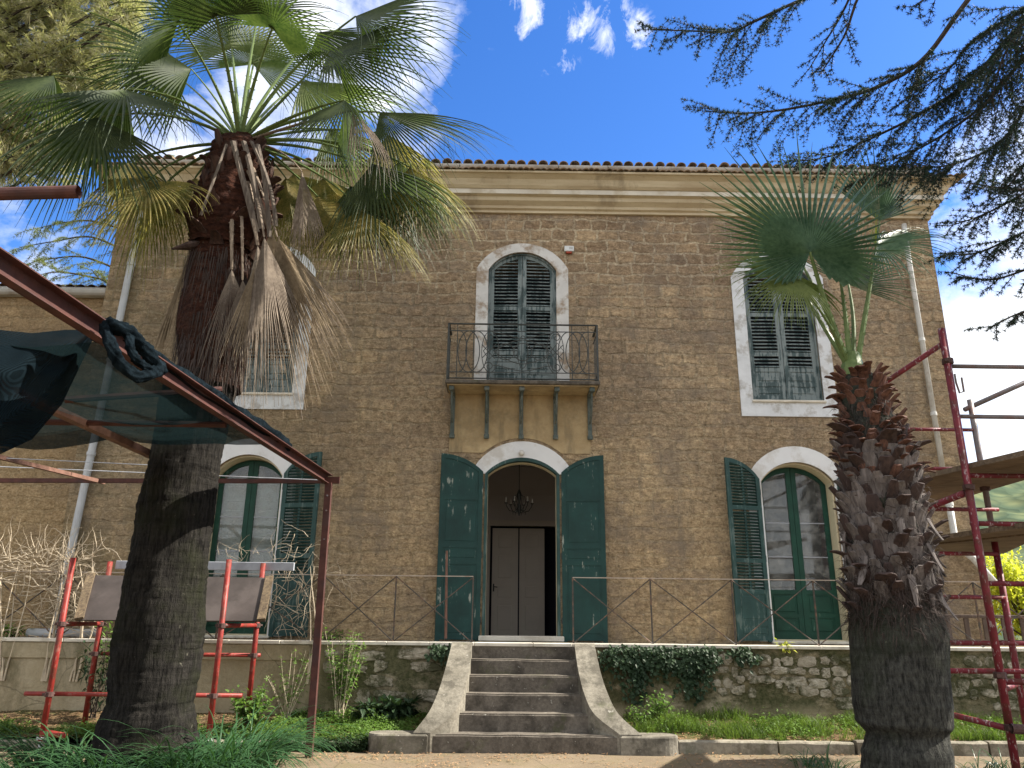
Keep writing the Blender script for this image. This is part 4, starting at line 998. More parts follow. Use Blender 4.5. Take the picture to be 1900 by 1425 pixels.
for k, z in enumerate((3.2, 3.0, 2.62, 2.3)):
    p = Vector((foot.x, 10.25, z)); p.x = foot.x + (ptop.x - foot.x) * z / PGZ; b.tube([(p.x + .0, 10.35, z), (p.x + .0, 10.335, z)], .012, 8)
b.build('bolt', M['galv'], post)
b = MB(); channel(b, (-2.90, 2.2, PGZ + .02), (-2.42, 10.55, PGZ), .075, .14); b.build('beam', M['rust'], perg)
b = MB(); b.bar((-9.5, 11.05, PGZ + .01), (-2.36, 10.60, PGZ), .05, .06); b.bar((-2.5, 10.42, PGZ - .02), (-2.26, 10.41, PGZ - .02), .03, .09); b.build('cross_beam', M['rust'], perg)
b = MB(); b.bar((-4.22, 5.0, PGZ + .0), (-4.13, 9.4, PGZ - .02), .09, .07); b.build('beam', M['rustlite'], perg)
b = MB(); b.bar((-6.6, 7.0, PGZ), (-5.72, 10.93, PGZ), .06, .05); b.build('beam', M['rustlite'], perg)
b = MB(); b.tube([(-9.5, 7.6, PGZ + .06), (-2.75, 7.35, PGZ - .02)], .03, 8); b.build('cross_bar', M['rust'], perg)
b = MB(); b.tube([(-8.0, 10.2, 3.55), (-2.45, 10.42, 3.42)], .006, 5); b.tube([(-8.0, 9.2, 3.5), (-4.15, 9.3, 3.38)], .005, 5); b.build('wire', M['alu'], perg)
q0, q1 = P(-160, 364, 4.4), P(146, 356, 4.4)
b = MB(); n = 14; b.tube([q0, q1], .042, n, cap=False); b.tube([q1, q0], .034, n, cap=False); b.build('pipe_rail', M['rust'], perg)
# supports for the pipe rail, outside the picture
b = MB(); b.bar((q0.x - .4, 4.4, 0), (q0.x - .4, 4.4, q0.z + .05), .08); b.bar((q0.x - .42, 4.4, q0.z), q0, .05); b.build('post', M['rust'], perg)

# shade net: thin stretched sheet on the pergola plus a gathered dark swag and a roll along the beam
net = thing('shade_net', (-3.4, 8, PGZ), 'dark green shade net draped and rolled along the beam of the rusty pergola', 'shade net')
def beamx(y): return -2.90 + (y - 2.2) / 8.35 * .48
# sheet between the main beam and the neighbouring beam; grid in image space corners converted onto the pergola plane
b = MB(); nx, ny = 26, 24; vs = []
for j in range(ny + 1):
    v = j / ny; y = 5.2 + v * 3.3
    xr_ = beamx(y); xl_ = -8.5 + .5 * v
    for i in range(nx + 1):
        u = i / nx; x = xr_ + (xl_ - xr_) * u; sag = -.10 * sin(pi * min(1, u * 3 % 1.0001)) * (.5 + .5 * v) - .035 * noise.noise(Vector((x * 2, y * 1.5, 0)))
        edge = .25 * noise.noise(Vector((x * .8, 0, 0))) * v
        vs.append((x, y + edge - .25 * v * sin(pi * min(1, u * 2.2)) , PGZ + .055 + sag))
b.add(vs, [(j * (nx + 1) + i, j * (nx + 1) + i + 1, (j + 1) * (nx + 1) + i + 1, (j + 1) * (nx + 1) + i) for j in range(ny) for i in range(nx)])
b.build('net_sheet', M['net'], net, smooth=True)
# swag: hangs from the beam line to a lower belly on the left
b = MB(); nx, ny = 40, 26; vs = []
top = [(-120, 600), (0, 612), (60, 618), (120, 612), (172, 612)]; bot = [(-120, 850), (0, 843), (60, 815), (115, 750), (178, 618)]
def lerp_poly(pl, t):
    t *= len(pl) - 1; k = min(int(t), len(pl) - 2); f = t - k; return (pl[k][0] + (pl[k + 1][0] - pl[k][0]) * f, pl[k][1] + (pl[k + 1][1] - pl[k][1]) * f)
for j in range(ny + 1):
    for i in range(nx + 1):
        a = lerp_poly(top, i / nx); c = lerp_poly(bot, i / nx); v = j / ny
        px_, py_ = a[0] + (c[0] - a[0]) * v, a[1] + (c[1] - a[1]) * v
        fold = .07 * sin(13 * v + 5 * (i / nx) ** 1.3 + 1.5 * noise.noise(Vector((i * .1, j * .1, 0)))) * sin(pi * v) ** .5
        vs.append(P(px_, py_, 5.9 - .9 * (1 - i / nx) - .35 * sin(pi * v) + fold))
b.add(vs, [(j * (nx + 1) + i, j * (nx + 1) + i + 1, (j + 1) * (nx + 1) + i + 1, (j + 1) * (nx + 1) + i) for j in range(ny) for i in range(nx)])
b.build('net_swag', M['netthick'], net, smooth=True)
def rope(pts, r, seed, b, n=24, wob=.22):
    m = 60; P_ = [Vector(p) for p in pts]; out_ = []; rr = []
    for i in range(m + 1):
        t = i / m * (len(P_) - 1); k = min(int(t), len(P_) - 2); f = t - k
        p0, p1, p2, p3 = [P_[max(0, min(len(P_) - 1, k + q))] for q in (-1, 0, 1, 2)]
        out_.append(.5 * ((2 * p1) + (p2 - p0) * f + (2 * p0 - 5 * p1 + 4 * p2 - p3) * f * f + (3 * p1 - p0 - 3 * p2 + p3) * f ** 3))
        rr.append(r * (1 + wob * noise.noise(Vector((i * .35, seed, 0)))))
    b0 = len(b.v); b.tube(out_, rr, n)
    for q in range(b0, len(b.v)):
        v = Vector(b.v[q]); k = (q - b0) // n; a = 2 * pi * ((q - b0) % n) / n; c_ = out_[min(k, m)]
        b.v[q] = tuple(c_ + (v - c_) * (1 + .16 * sin(3 * a + k * .35 + seed) + .10 * sin(7 * a - k * .5)))
b = MB()
Q = lambda x, y, dz=.12: PZ(x, y, PGZ + dz)
rope([Q(188, 608), Q(250, 650), Q(330, 700), Q(420, 758), Q(480, 795), Q(528, 826)], .085, 1, b)
rope([P(196, 606, 4.75), P(205, 640, 4.6), P(225, 675, 4.6), P(255, 698, 4.7), P(290, 690, 4.9), P(296, 676, 5.0)], .036, 2, b)
rope([P(200, 602, 4.75), P(230, 612, 4.7), P(262, 640, 4.8), P(285, 672, 4.9), P(297, 690, 5.0)], .045, 3, b)
rope([P(240, 625, 4.7), P(245, 655, 4.65), P(265, 678, 4.75), P(292, 690, 4.9)], .026, 5, b)
b.build('net_roll', M['cloth'], net, smooth=True)
b = MB(); b.tube([P(120, 742, 6.6), P(300, 730, 7.0), P(410, 722, 7.4)], .03, 8); b.build('bar_tie', M['rust'], net)

# ------------------------------------------------------------------ red scaffold trestle on the left
def clampring(b, p, r=.055, d=(0, 0, 1)):
    d = Vector(d).normalized(); p = Vector(p)
    b.tube([p - d * .03, p - d * .028, p + d * .028, p + d * .03], [r * .9, r, r, r * .9], 10)
    s_ = d.orthogonal().normalized(); b.tube([p, p + s_ * (r + .03)], .015, 6); b.box(p.x - r * 1.15, p.y - r * 1.1, p.z - .018, p.x - r * .4, p.y - r * .4, p.z + .018)
trs = thing('scaffold_trestle', (-4.8, 11.1, 0), 'bright red tube scaffold trestle with four uprights behind the big palm trunk', 'scaffold')
YA, YB = 10.72, 11.62; xA, xB = -5.85, -3.74; xC, xD = -5.79, -3.55
rT = .037
za = P(135, 1035, YA).z; zb = P(205, 1042, YB).z
for (x, y, z1) in ((xA, YA, za), (xB, YA, za), (xC, YB, zb), (xD, YB, zb)):
    b = MB(); b.tube([(x, y, .1), (x, y, z1)], rT, 12); o = b.build('upright', M['red'], trs, smooth=True)
    b = MB(); b.tube([(x, y, -.02), (x, y, .12)], .026, 10); b.tube([(x, y, .12), (x, y, .15)], .06, 10); b.bbox(x - .07, y - .07, -.02, x + .07, y + .07, -.008, .003); b.build('jack_foot', M['pipe'], o)
zh = P(150, 1158, YA).z; zl_ = P(85, 1288, YA).z
def tb(name, a, c, r=.03, mat='red'): b = MB(); b.tube([a, c], r, 10); return b.build(name, M[mat], trs, smooth=True)
tb('cross_tube', (xA, YA + .02, zh), (xC, YB, zh)); tb('cross_tube', (xB, YA + .02, zh), (xD, YB, zh))
tb('ledger', (xA - .35, YA + .06, zl_), (xB + .35, YA + .06, zl_), .028); zq = P(180, 1213, YB).z
tb('ledger', (xC - .05, YB + .05, zq), (xD + .08, YB + .05, zq), .028)
tb('brace_stub', (xA, YA, .20), P(122, 1365, YA - .05), .036)
b = MB()
for p in ((xA, YA, zh), (xB, YA, zh), (xC, YB, zh), (xD, YB, zh), (xA, YA, zl_), (xB, YA, zl_), (xC, YB, zq), (xD, YB, zq)): clampring(b, p); b.build('coupler', M['coupler'], trs); b = MB()
# board leaning on the cross tubes and pale plank along the rear uprights
def quadboard(pts, th, name, mat, label, cat):
    # pts: 4 corners (top-left, top-right, bottom-right, bottom-left)
    p = [Vector(q) for q in pts]; nrm = (p[1] - p[0]).cross(p[3] - p[0]).normalized(); b = MB()
    vs = [q for q in p] + [q + nrm * th for q in p]; b.add(vs, [(0, 1, 2, 3), (4, 7, 6, 5), (0, 4, 5, 1), (1, 5, 6, 2), (2, 6, 7, 3), (3, 7, 4, 0)])
    o = b.build(name, mat, None); setp(o, label, cat); return o, nrm
yb0, yb1 = YA + .10, YB - .10
tl, tr_, br_, bl = P(163, 1067, yb1), P(507, 1072, yb1), P(492, 1152, yb0), P(140, 1150, yb0)
brd, nrm = quadboard([tl, tr_, br_, bl], .02, 'plywood_board', M['ply'], 'dark plywood deck board tilted on the red trestle behind the big palm', 'board')
for (a, c) in ((tl, bl), (tr_, br_)):
    s_ = (tr_ - tl).normalized() * (.05 if a is tl else -.05); b = MB(); b.bar(a + s_ - nrm * .02, c + s_ - nrm * .02, .11, .035, nrm); b.build('batten', M['batten'], brd)
pl0, pl1 = P(215, 1048, YB + .06), P(546, 1050, YB + .06)
b = MB(); b.bbox(pl0.x, YB + .045, pl0.z - .06, pl1.x, YB + .085, pl0.z + .06, .006); o = b.build('metal_plank', M['alu'], None); setp(o, 'pale grey metal plank lying across the rear uprights of the red trestle', 'plank')

# ------------------------------------------------------------------ wine red scaffold tower on the right
tw = thing('scaffold_tower', (5.6, 8.6, 0), 'tall wine red tube scaffold tower with grey guard rails at the right edge', 'scaffold')
def tt(name, a, c, r=.03, mat='wine', parent=None): b = MB(); b.tube([a, c], r, 12); return b.build(name, M[mat], parent or tw, smooth=True)
TY1, TY2 = 8.0, 9.2;  X1 = 4.88; X2 = P(1800, 745, TY2).x
ztop1 = P(1746, 610, TY1).z; ztop2 = P(1800, 742, TY2).z
u1 = tt('upright', (X1, TY1, -.02), (X1 - .02, TY1, ztop1), .038); u2 = tt('upright', (X2, TY2, -.02), (X2, TY2, ztop2 - 1.6), .036); 
tt('upright', (X2, TY2, ztop2 - 1.6), (X2, TY2, ztop2), .034, 'galv')
b = MB()
for z in (4.40, 3.0, 1.15): clampring(b, (X1 - .01, TY1, z), .058); b.build('coupler', M['coupler'], tw); b = MB()
clampring(b, (X2, TY2, 3.2), .055); b.build('coupler', M['coupler'], tw)
XR_ = X1 + 2.9
tt('upright', (XR_, TY1, -.02), (XR_, TY1, ztop1), .038); tt('upright', (XR_ + .1, TY2, -.02), (XR_ + .1, TY2, ztop2), .036)
# left pair of the frame (behind the palm)
XL_ = P(1668, 1000, TY2 + .1).x
tt('upright', (XL_, TY2 + .1, -.02), (XL_, TY2 + .1, 4.0), .03)
def hz(py, x0, x1, Y, mat='wine', r=.026, name='ledger', px=1800):
    z = P(px, py, Y).z; return tt(name, (x0, Y, z), (x1, Y, z), r, mat)
hz(680, X1, XR_, TY1 + .05, 'galv', .024, 'guard_rail'); hz(773, X1, XR_, TY1 + .05, 'galv', .024, 'guard_rail')
hz(797, XL_, X2, TY2, 'wine', .022, px=1740); hz(869, XL_, X2 + .2, TY2 - .05, 'wine', .022, px=1700)
hz(945, XL_, X2 + .1, TY2 - .02, 'wine', .024, px=1780); hz(1027, XL_, X2, TY2 - .02, 'wine', .024, px=1760)
hz(1108, XL_, X2, TY2 - .02, 'wine', .024, px=1800); hz(1193, XL_, XR_, TY2 - .02, 'wine', .026, px=1800); hz(1245, XL_, XR_, TY2 - .3, 'wine', .028, px=1800)
hz(1083, X1, XR_, TY1 + .05, 'wine', .026, px=1880); hz(1265, X1, XR_, TY1 + .06, 'wine', .03, px=1880); hz(883, X1, XR_, TY1 + .08, 'wine', .026, px=1860); hz(972, X1, XR_, TY1 + .08, 'wine', .026, px=1860)
tt('brace', P(1752, 636, TY1), P(1560, 765, TY1 + .9), .030); tt('brace', P(1790, 760, TY2), P(1990, 670, TY2 + .2), .030, 'galv')
tt('brace', P(1790, 915, TY1 + .05), P(1640, 975, TY1 + 1.3), .036); tt('brace', P(1872, 1352, TY1), P(1700, 1310, TY1 + 1.0), .030)
tt('cross_tube', (X1, TY1, 1.02), (X2, TY2, 1.0), .03); tt('cross_tube', (X1, TY1, 3.25), (X2, TY2, 3.25), .024)
b = MB(); p = P(1895, 1352, TY1 - .1); b.tube([(X1 - .05, TY1 - .1, p.z), (X1 + .8, TY1 - .15, p.z - .05)], .045, 12, cap=False); b.build('tube_stub', M['coupler'], tw); b = MB(); clampring(b, (X1, TY1 - .03, p.z), .06); b.build('coupler', M['coupler'], tw)
b = MB(); p = P(1774, 710, TY1 + .05); b.tube([p + Vector((0, 0, .1)), p, p + Vector((.02, 0, -.12)), p + Vector((.07, 0, -.1)), p + Vector((.07, 0, .06))], .012, 6); b.build('hook', M['galv'], tw)
# plank decks: planks run from front right to back left
def deck(corners, name_label):
    p = [Vector(c) for c in corners]; b = MB(); th = .055
    nrm = Vector((0, 0, 1)); n = 4
    for k in range(n):
        a = p[0].lerp(p[3], k / n + .004); d = p[0].lerp(p[3], (k + 1) / n - .004); bb = p[1].lerp(p[2], k / n + .004); c = p[1].lerp(p[2], (k + 1) / n - .004); dz = Vector((0, 0, R.uniform(-.01, .014)))
        vs = [q + dz for q in (a, bb, c, d)]; vs += [q - nrm * th for q in vs]; b.add(vs, [(0, 1, 2, 3), (7, 6, 5, 4), (0, 4, 5, 1), (1, 5, 6, 2), (2, 6, 7, 3), (3, 7, 4, 0)])
    o = b.build('plank_deck', M['plank'], None); setp(o, name_label, 'scaffold deck', 'wooden plank decks of the right scaffold'); return o
for zf, cs, lab in ((3.27, [(1690, 945), (1915, 878), (1990, 812), (1690, 884)], 'upper weathered plank deck of the wine red scaffold tower'), (2.62, [(1690, 1016), (1860, 1021), (1990, 958), (1690, 1003)], 'lower weathered plank deck of the wine red scaffold tower')):
    c_ = [PZ(x, y, zf) for x, y in cs]; deck(c_, lab)
# short boards stacked on the upper deck
b = MB()
for (x0_, x1_, y_) in ((1800, 1862, 862), (1866, 1960, 858)):
    a = PZ(x0_, y_ + 6, 3.36); c = PZ(x1_, y_ + 2, 3.36); b.bar(a, c, .28, .05)
    o = b.build('board', M['plank'], None); setp(o, 'short grey board lying on the upper plank deck, ' + ('nearer the upright' if x0_ == 1800 else 'at the right edge'), 'board', 'loose boards on the upper deck'); b = MB()

# ------------------------------------------------------------------ fan palms
def basis(d, up_=Vector((0, 0, 1))):
    d = d.normalized(); s_ = d.cross(up_)
    if s_.length < 1e-4: s_ = Vector((1, 0, 0))
    s_.normalize(); n_ = s_.cross(d).normalized(); return d, s_, n_
def fan_blade(hub, axis, face, rad, spread=150, hang=0.0, fall=.28, vf=.45, nseg=44, droop=.6, rng=None, join=.34, fold=.25, ragged=.16, width=.85, threads=True, wilt=0.0):
    """hub: leaf centre; axis: main direction; face: approximate normal of the fan; spread: half angle in degrees."""
    rng = rng or R; A = Vector(axis).normalized(); N = Vector(face); N = (N - A * N.dot(A)).normalized(); Sd = A.cross(N).normalized()
    b = MB(); vs_all = []
    dth = 2 * radians(spread) / nseg; ns = 9
    for k in range(nseg):
        th = -radians(spread) + (k + .5) * dth; q = abs(th) / radians(spread)
        L_ = rad * (1 - fall * q ** (2.2 if fall < .3 else 1.1)) * (1 + rng.uniform(-ragged, ragged * .6))
        sg = 1 if th > 0 else -1; Sh = (Sd * cos(hang) - N * sin(hang) * sg).normalized() if hang else Sd; d0 = (A * cos(th) + Sh * sin(th)).normalized(); side0 = (-A * sin(th) + Sh * cos(th)).normalized()
        d0 = (d0 + N * fold * (1 - q) * .5 - N * fold * .6 * q).normalized()
        p = Vector(hub); d = d0.copy(); vs = []; step = L_ / ns; rj = rad * join; tw_ = rng.uniform(-.5, .5); dr = droop * rng.uniform(.6, 1.5) + wilt * rng.uniform(.0, 1.0)
        wk = rng.uniform(-.06, .06)
        for i in range(ns + 1):
            r_ = step * i; t = r_ / L_
            if r_ <= rj: wd = 2 * r_ * math.tan(dth / 2) * 1.0
            else:
                tt_ = (r_ - rj) / max(1e-6, L_ - rj); wd = 2 * rj * math.tan(dth / 2) * (1 - tt_ ** 1.25) * width
            wd = max(wd, .0035)
            sd_ = side0
            nn_ = d.cross(sd_).normalized()
            vee = wd * vf
            vs += [p - sd_ * wd / 2, p - nn_ * vee, p + sd_ * wd / 2]
            g = max(0, t - join * .75)
            d = (d + Vector((0, 0, -1)) * dr * g * .42 + side0 * wk * g).normalized(); p = p + d * step
        fs = []
        for i in range(ns):
            o = i * 3; fs += [(o, o + 1, o + 4, o + 3), (o + 1, o + 2, o + 5, o + 4)]
        b.add(vs, fs)
        if threads and rng.random() < .45:
            # curly fibre thread hanging at the tip split
            p0 = Vector(hub) + d0 * (rj * rng.uniform(1.0, 1.5)) ; pts = [p0]; dd = (d0 + Vector((rng.uniform(-.4, .4), rng.uniform(-.4, .4), -.2))).normalized()
            for i in range(4): dd = (dd + Vector((rng.uniform(-.3, .3), rng.uniform(-.3, .3), -.55))).normalized(); pts.append(pts[-1] + dd * rad * .09)
            sdv = Vector((1, 0, 0)) * .0016
            vv = []
            for q_ in pts: vv += [q_ - sdv, q_ + sdv]
            b.add(vv, [(2 * i, 2 * i + 1, 2 * i + 3, 2 * i + 2) for i in range(len(pts) - 1)])
    return b
def bez(p0, p1, p2, n=12):
    return [p0 * (1 - t) ** 2 + p1 * 2 * t * (1 - t) + p2 * t * t for t in [i / n for i in range(n + 1)]]
def frond(palm, start, mid, hub, axis, face, rad, mat, spread=140, droop=.6, pmat='petiole', r0=.035, seed=0, **kw):
    rng = random.Random(seed); fb = fan_blade(hub, axis, face, rad, spread=spread, droop=droop, rng=rng, **kw)
    o = fb.build('frond', M[mat], palm, fixn=False)
    b = MB(); pts = bez(Vector(start), Vector(mid), Vector(hub)); n = len(pts)
    b.tube(pts, [r0 * (1 - .62 * i / (n - 1)) for i in range(n)], 7, flat=.6)
    # small thorns along the margin
    for i in range(1, n - 2):
        for s_ in (-1, 1):
            t = (pts[i + 1] - pts[i]).normalized(); sdv = t.cross(Vector((0, 0, 1))).normalized() * s_; rr = r0 * (1 - .62 * i / (n - 1)); q = pts[i] + sdv * rr * .8
            b.add([q - t * .012, q + t * .012, q + sdv * .022 + t * .01], [(0, 1, 2)])
    b.build('petiole', M[pmat], o, fixn=False); return o
def trunkmesh(path, nseg, mat, name, palm, amp=.02, fiss=.014, vfreq=7, sm=True):
    # path: list of (Vector, radius); interpolated
    b = MB(); n = 56; m = nseg; K = len(path); rings = []
    for i in range(m + 1):
        t = i / m * (K - 1); k = min(int(t), K - 2); f = t - k; f_ = f
        p = path[k][0].lerp(path[k + 1][0], f_); r_ = path[k][1] + (path[k + 1][1] - path[k][1]) * (f_ * f_ * (3 - 2 * f_))
        for j in range(n):
            a = 2 * pi * j / n
            d = amp * noise.noise(Vector((cos(a) * 1.6, sin(a) * 1.6, p.z * 1.8))) + fiss * noise.noise(Vector((cos(a) * vfreq, sin(a) * vfreq, p.z * 1.6))) + fiss * .6 * noise.noise(Vector((cos(a) * 2, sin(a) * 2, p.z * 22)))
            b.v.append((p.x + cos(a) * (r_ + d), p.y + sin(a) * (r_ + d), p.z))
    for i in range(m):
        for j in range(n): b.f.append((i * n + j, i * n + (j + 1) % n, (i + 1) * n + (j + 1) % n, (i + 1) * n + j))
    b.f.append(tuple(m * n + j for j in range(n))); return b.build(name, mat, palm, smooth=sm)
def tpath(rows, Y):
    out_ = []
    for (xl_, xr_, py) in rows:
        a, c = P(xl_, py, Y), P(xr_, py, Y); out_.append(((a + c) / 2, (c - a).length / 2))
    return out_

# --- big palm on the left
Y1 = 8.8
palm1 = thing('fan_palm', (-3.75, Y1, 0), 'tall fan palm with thick dark trunk and hanging dead fronds on the left', 'palm tree')
rows = [(160, 385, 1450), (172, 372, 1400), (188, 360, 1350), (205, 356, 1300), (209, 364, 1240), (219, 372, 1180), (234, 380, 1080), (250, 388, 990), (270, 402, 900), (287, 413, 820), (300, 425, 760), (314, 438, 700)]
tp = tpath(rows, Y1); p_, r_ = tp[0]; tp = [(Vector((p_.x, p_.y, -.06)), r_ * 1.05)] + tp
tp = [t for t in tp if t[0].z > -.1]
trunkmesh(tp[::1], 190, M['trunk'], 'trunk', palm1, .03, .028, 15)
rows = [(322, 446, 722), (332, 452, 690), (330, 460, 600), (345, 462, 520), (362, 470, 460)]
trunkmesh(tpath(rows, Y1), 80, M['trunkred'], 'upper_trunk', palm1, .03, .012, 5)
rows = [(356, 478, 470), (352, 492, 430), (368, 505, 380), (385, 510, 330), (400, 500, 290), (418, 478, 262)]
trunkmesh(tpath(rows, Y1), 70, M['trunkred'], 'crown_base', palm1, .06, .05, 4)
rng = random.Random(11)
def boot(b, c, a, tilt, w_, l_, th, rng, curl=.2, split=True):
    """leaf-base stub: plate growing up/outward from trunk point c at angle a."""
    rad_ = Vector((cos(a), sin(a), 0)); tan_ = Vector((-sin(a), cos(a), 0)); d = (rad_ * sin(tilt) + Vector((0, 0, 1)) * cos(tilt)).normalized(); nrm_ = d.cross(tan_).normalized()
    if nrm_.dot(rad_) < 0: nrm_ = -nrm_
    n = 6; vs = []
    for i in range(n + 1):
        t = i / n; wd = w_ * (1 - .42 * t) * (1 + .10 * rng.uniform(-1, 1)) / 2
        if i == n: wd *= .75
        c0 = c + d * l_ * t + nrm_ * (curl * l_ * t * t)
        for s_ in (-1, -.33, .33, 1):
            vs.append(c0 + tan_ * wd * s_ - nrm_ * (wd * .34 * s_ * s_) + d * (rng.uniform(-.02, .02) * l_ if i == n else 0))
        for s_ in (1, -1):
            vs.append(c0 + tan_ * wd * s_ * .97 - nrm_ * (wd * .34 + th))
    fs = []
    for i in range(n):
        o = i * 6; q = (i + 1) * 6
        for k in range(6): fs.append((o + k, o + (k + 1) % 6, q + (k + 1) % 6, q + k))
    fs.append(tuple(n * 6 + k for k in range(6))); b.add(vs, fs)
def on_trunk(path, z):
    for i in range(len(path) - 1):
        a, c = path[i], path[i + 1]
        if a[0].z <= z <= c[0].z: f = (z - a[0].z) / (c[0].z - a[0].z + 1e-9); return a[0].lerp(c[0], f), a[1] + (c[1] - a[1]) * f
    return path[-1]
cp1 = tpath([(356, 478, 470), (352, 492, 430), (368, 505, 380), (385, 510, 330), (400, 505, 290), (412, 488, 262)], Y1)
b = MB()
z = cp1[0][0].z - .1; k = 0
while z < cp1[-1][0].z - .32:
    c_, rr = on_trunk(cp1, max(z, cp1[0][0].z + .001)); a = k * 2.399 + rng.uniform(-.3, .3)
    boot(b, Vector((c_.x + cos(a) * rr * .92, c_.y + sin(a) * rr * .92, z)), a, rng.uniform(.15, .7), rng.uniform(.12, .22), rng.uniform(.12, .3), .02, rng, rng.uniform(-.3, .6)); z += .016; k += 1
b.build('leaf_bases', M['bootblack'], palm1)
b = MB(); c_ = P(352, 458, Y1 - .3)   # broken stub sticking out to the left
b.tube([P(375, 452, Y1 - .25), P(350, 456, Y1 - .35), P(318, 462, Y1 - .4)], [.07, .09, .015], 8, flat=.6); b.tube([P(382, 440, Y1 - .2), P(366, 410, Y1 - .3), P(352, 398, Y1 - .35)], [.05, .06, .02], 7, flat=.5); b.build('broken_stub', M['bootdark'], palm1)
# fibre skirt: dark fringe under the dead fronds
b = MB(); rng = random.Random(3); sk = tpath([(322, 446, 722), (345, 462, 520)], Y1)
for k in range(1500):
    a = rng.uniform(0, 2 * pi); zt = rng.uniform(sk[0][0].z + .05, sk[1][0].z + .3); c_, rr = on_trunk(sk, min(zt, sk[1][0].z - .01)); ln_ = rng.uniform(.12, .5)
    p = Vector((c_.x + cos(a) * (rr + .01), c_.y + sin(a) * (rr + .01), zt)); e = p + Vector((cos(a) * rng.uniform(0, .07), sin(a) * rng.uniform(0, .07), -ln_)); t_ = Vector((-sin(a), cos(a), 0)) * rng.uniform(.003, .008)
    b.add([p - t_, p + t_, e], [(0, 1, 2)])
b.build('fibre_skirt', M['fibre'], palm1, fixn=False)
C1 = P(445, 268, Y1)
def F1(hub, Yh, mid, Ym, tip, Yt, rad, mat, face=(0, -.5, -.8), start=None, **kw):
    h = P(*hub, Yh); m = P(*mid, Ym); ax = P(*tip, Yt) - h
    s_ = P(*(start or (445, 266)), Y1)
    if mat.startswith('frond'): rad *= 1.16; kw.setdefault('nseg', 52)
    return frond(palm1, s_, m, h, ax, Vector(face), rad, mat, **kw)
# green crown
F1((232, 166), 8.2, (350, 165), 8.4, (60, 175), 7.4, 1.65, 'frond', (.0, .15, 1), spread=105, droop=.55, seed=1, fold=.0, hang=.75)
F1((180, 218), 7.9, (330, 190), 8.2, (20, 262), 7.2, 1.45, 'frond', (.1, -.1, 1), spread=120, droop=.8, seed=2, fold=0, hang=.9)
F1((272, 338), 8.3, (330, 280), 8.5, (170, 430), 7.9, 1.20, 'frondyel', (-.6, -.3, .8), spread=105, droop=.8, seed=3, hang=.7, wilt=.4)
F1((330, 42), 8.2, (395, 130), 8.5, (215, 25), 7.2, 1.25, 'frond', (.1, -.6, -.7), spread=120, droop=.5, seed=4)
F1((505, 52), 7.9, (462, 170), 8.6, (540, -40), 7.0, 1.05, 'frond', (.1, -.6, -.7), spread=140, droop=.45, seed=5)
F1((612, 95), 8.6, (520, 190), 8.8, (790, 40), 8.3, 1.50, 'frond', (-.2, -.35, .9), spread=95, droop=.65, seed=6, hang=.6)
F1((640, 186), 7.9, (560, 200), 8.2, (690, 260), 7.2, 1.10, 'frond', (.5, -.3, .9), spread=100, droop=.9, seed=7, wilt=.8, hang=1.0)
F1((705, 208), 8.4, (560, 200), 8.4, (880, 240), 8.2, 1.50, 'frond', (.1, -.85, .7), spread=74, droop=.55, seed=8, hang=.35)
F1((690, 304), 8.5, (590, 240), 8.6, (850, 375), 8.3, 1.40, 'frond', (.3, -.7, .8), spread=90, droop=.8, seed=9, hang=.7, wilt=.3)
F1((668, 388), 8.6, (590, 300), 8.7, (790, 490), 8.3, 1.15, 'frondyel', (.5, -.7, .5), spread=85, droop=.75, seed=10, hang=.5)
F1((362, 330), 9.2, (400, 275), 9.1, (345, 470), 9.2, .95, 'frondyel', (0, -1, .1), spread=60, droop=.5, seed=11)
F1((545, 322), 9.5, (500, 270), 9.2, (610, 470), 9.6, 1.45, 'frondyel', (.2, -1, .2), spread=62, droop=.5, seed=12)
F1((560, 150), 9.9, (490, 200), 9.3, (760, 190), 10.2, 1.75, 'frondpale', (.0, -.6, .9), spread=90, droop=.65, seed=13, hang=.5)
F1((355, 128), 8.9, (420, 200), 8.9, (230, 60), 8.5, 1.45, 'frond', (-.3, -.2, 1), spread=95, droop=1.0, seed=14, hang=1.0)
F1((430, 90), 9.7, (440, 180), 9.2, (400, -60), 10.2, 1.4, 'frondpale', (.1, -.9, .3), spread=110, droop=.7, seed=15)
F1((470, 120), 9.9, (455, 190), 9.4, (560, 40), 10.4, 1.4, 'frondpale', (.1, -.9, .3), spread=120, droop=.6, seed=16)
F1((610, 240), 9.7, (520, 230), 9.3, (800, 310), 9.9, 1.4, 'frondpale', (.1, -.6, .8), spread=85, droop=.8, seed=17, hang=.6)
F1((400, 30), 7.6, (430, 150), 8.3, (330, -80), 6.9, 1.1, 'frond', (0, -.6, -.7), spread=110, droop=.5, seed=18)
F1((660, 30), 8.4, (520, 130), 8.6, (860, -20), 8.3, 1.4, 'frond', (.0, -.3, 1), spread=90, droop=.7, seed=19, hang=.6)
F1((590, 365), 8.9, (520, 290), 8.9, (650, 500), 8.9, 1.1, 'frondyel', (.2, -1, .2), spread=60, droop=.5, seed=20)
F1((480, 20), 9.6, (455, 150), 9.2, (500, -150), 10.2, 1.3, 'frond', (.1, -.9, .3), spread=130, droop=.8, seed=21)
F1((720, 250), 9.6, (590, 225), 9.3, (840, 340), 9.8, 1.2, 'frondyel', (.1, -.6, .8), spread=85, droop=.9, seed=22, hang=.7)
F1((600, 330), 9.3, (540, 285), 9.1, (700, 470), 9.3, 1.35, 'frondyel', (.3, -.9, .4), spread=80, droop=.8, seed=23, hang=.4, wilt=.3)
F1((650, 345), 9.0, (560, 280), 9.0, (790, 440), 8.9, 1.35, 'frond', (.3, -.8, .6), spread=85, droop=.8, seed=24, hang=.6)
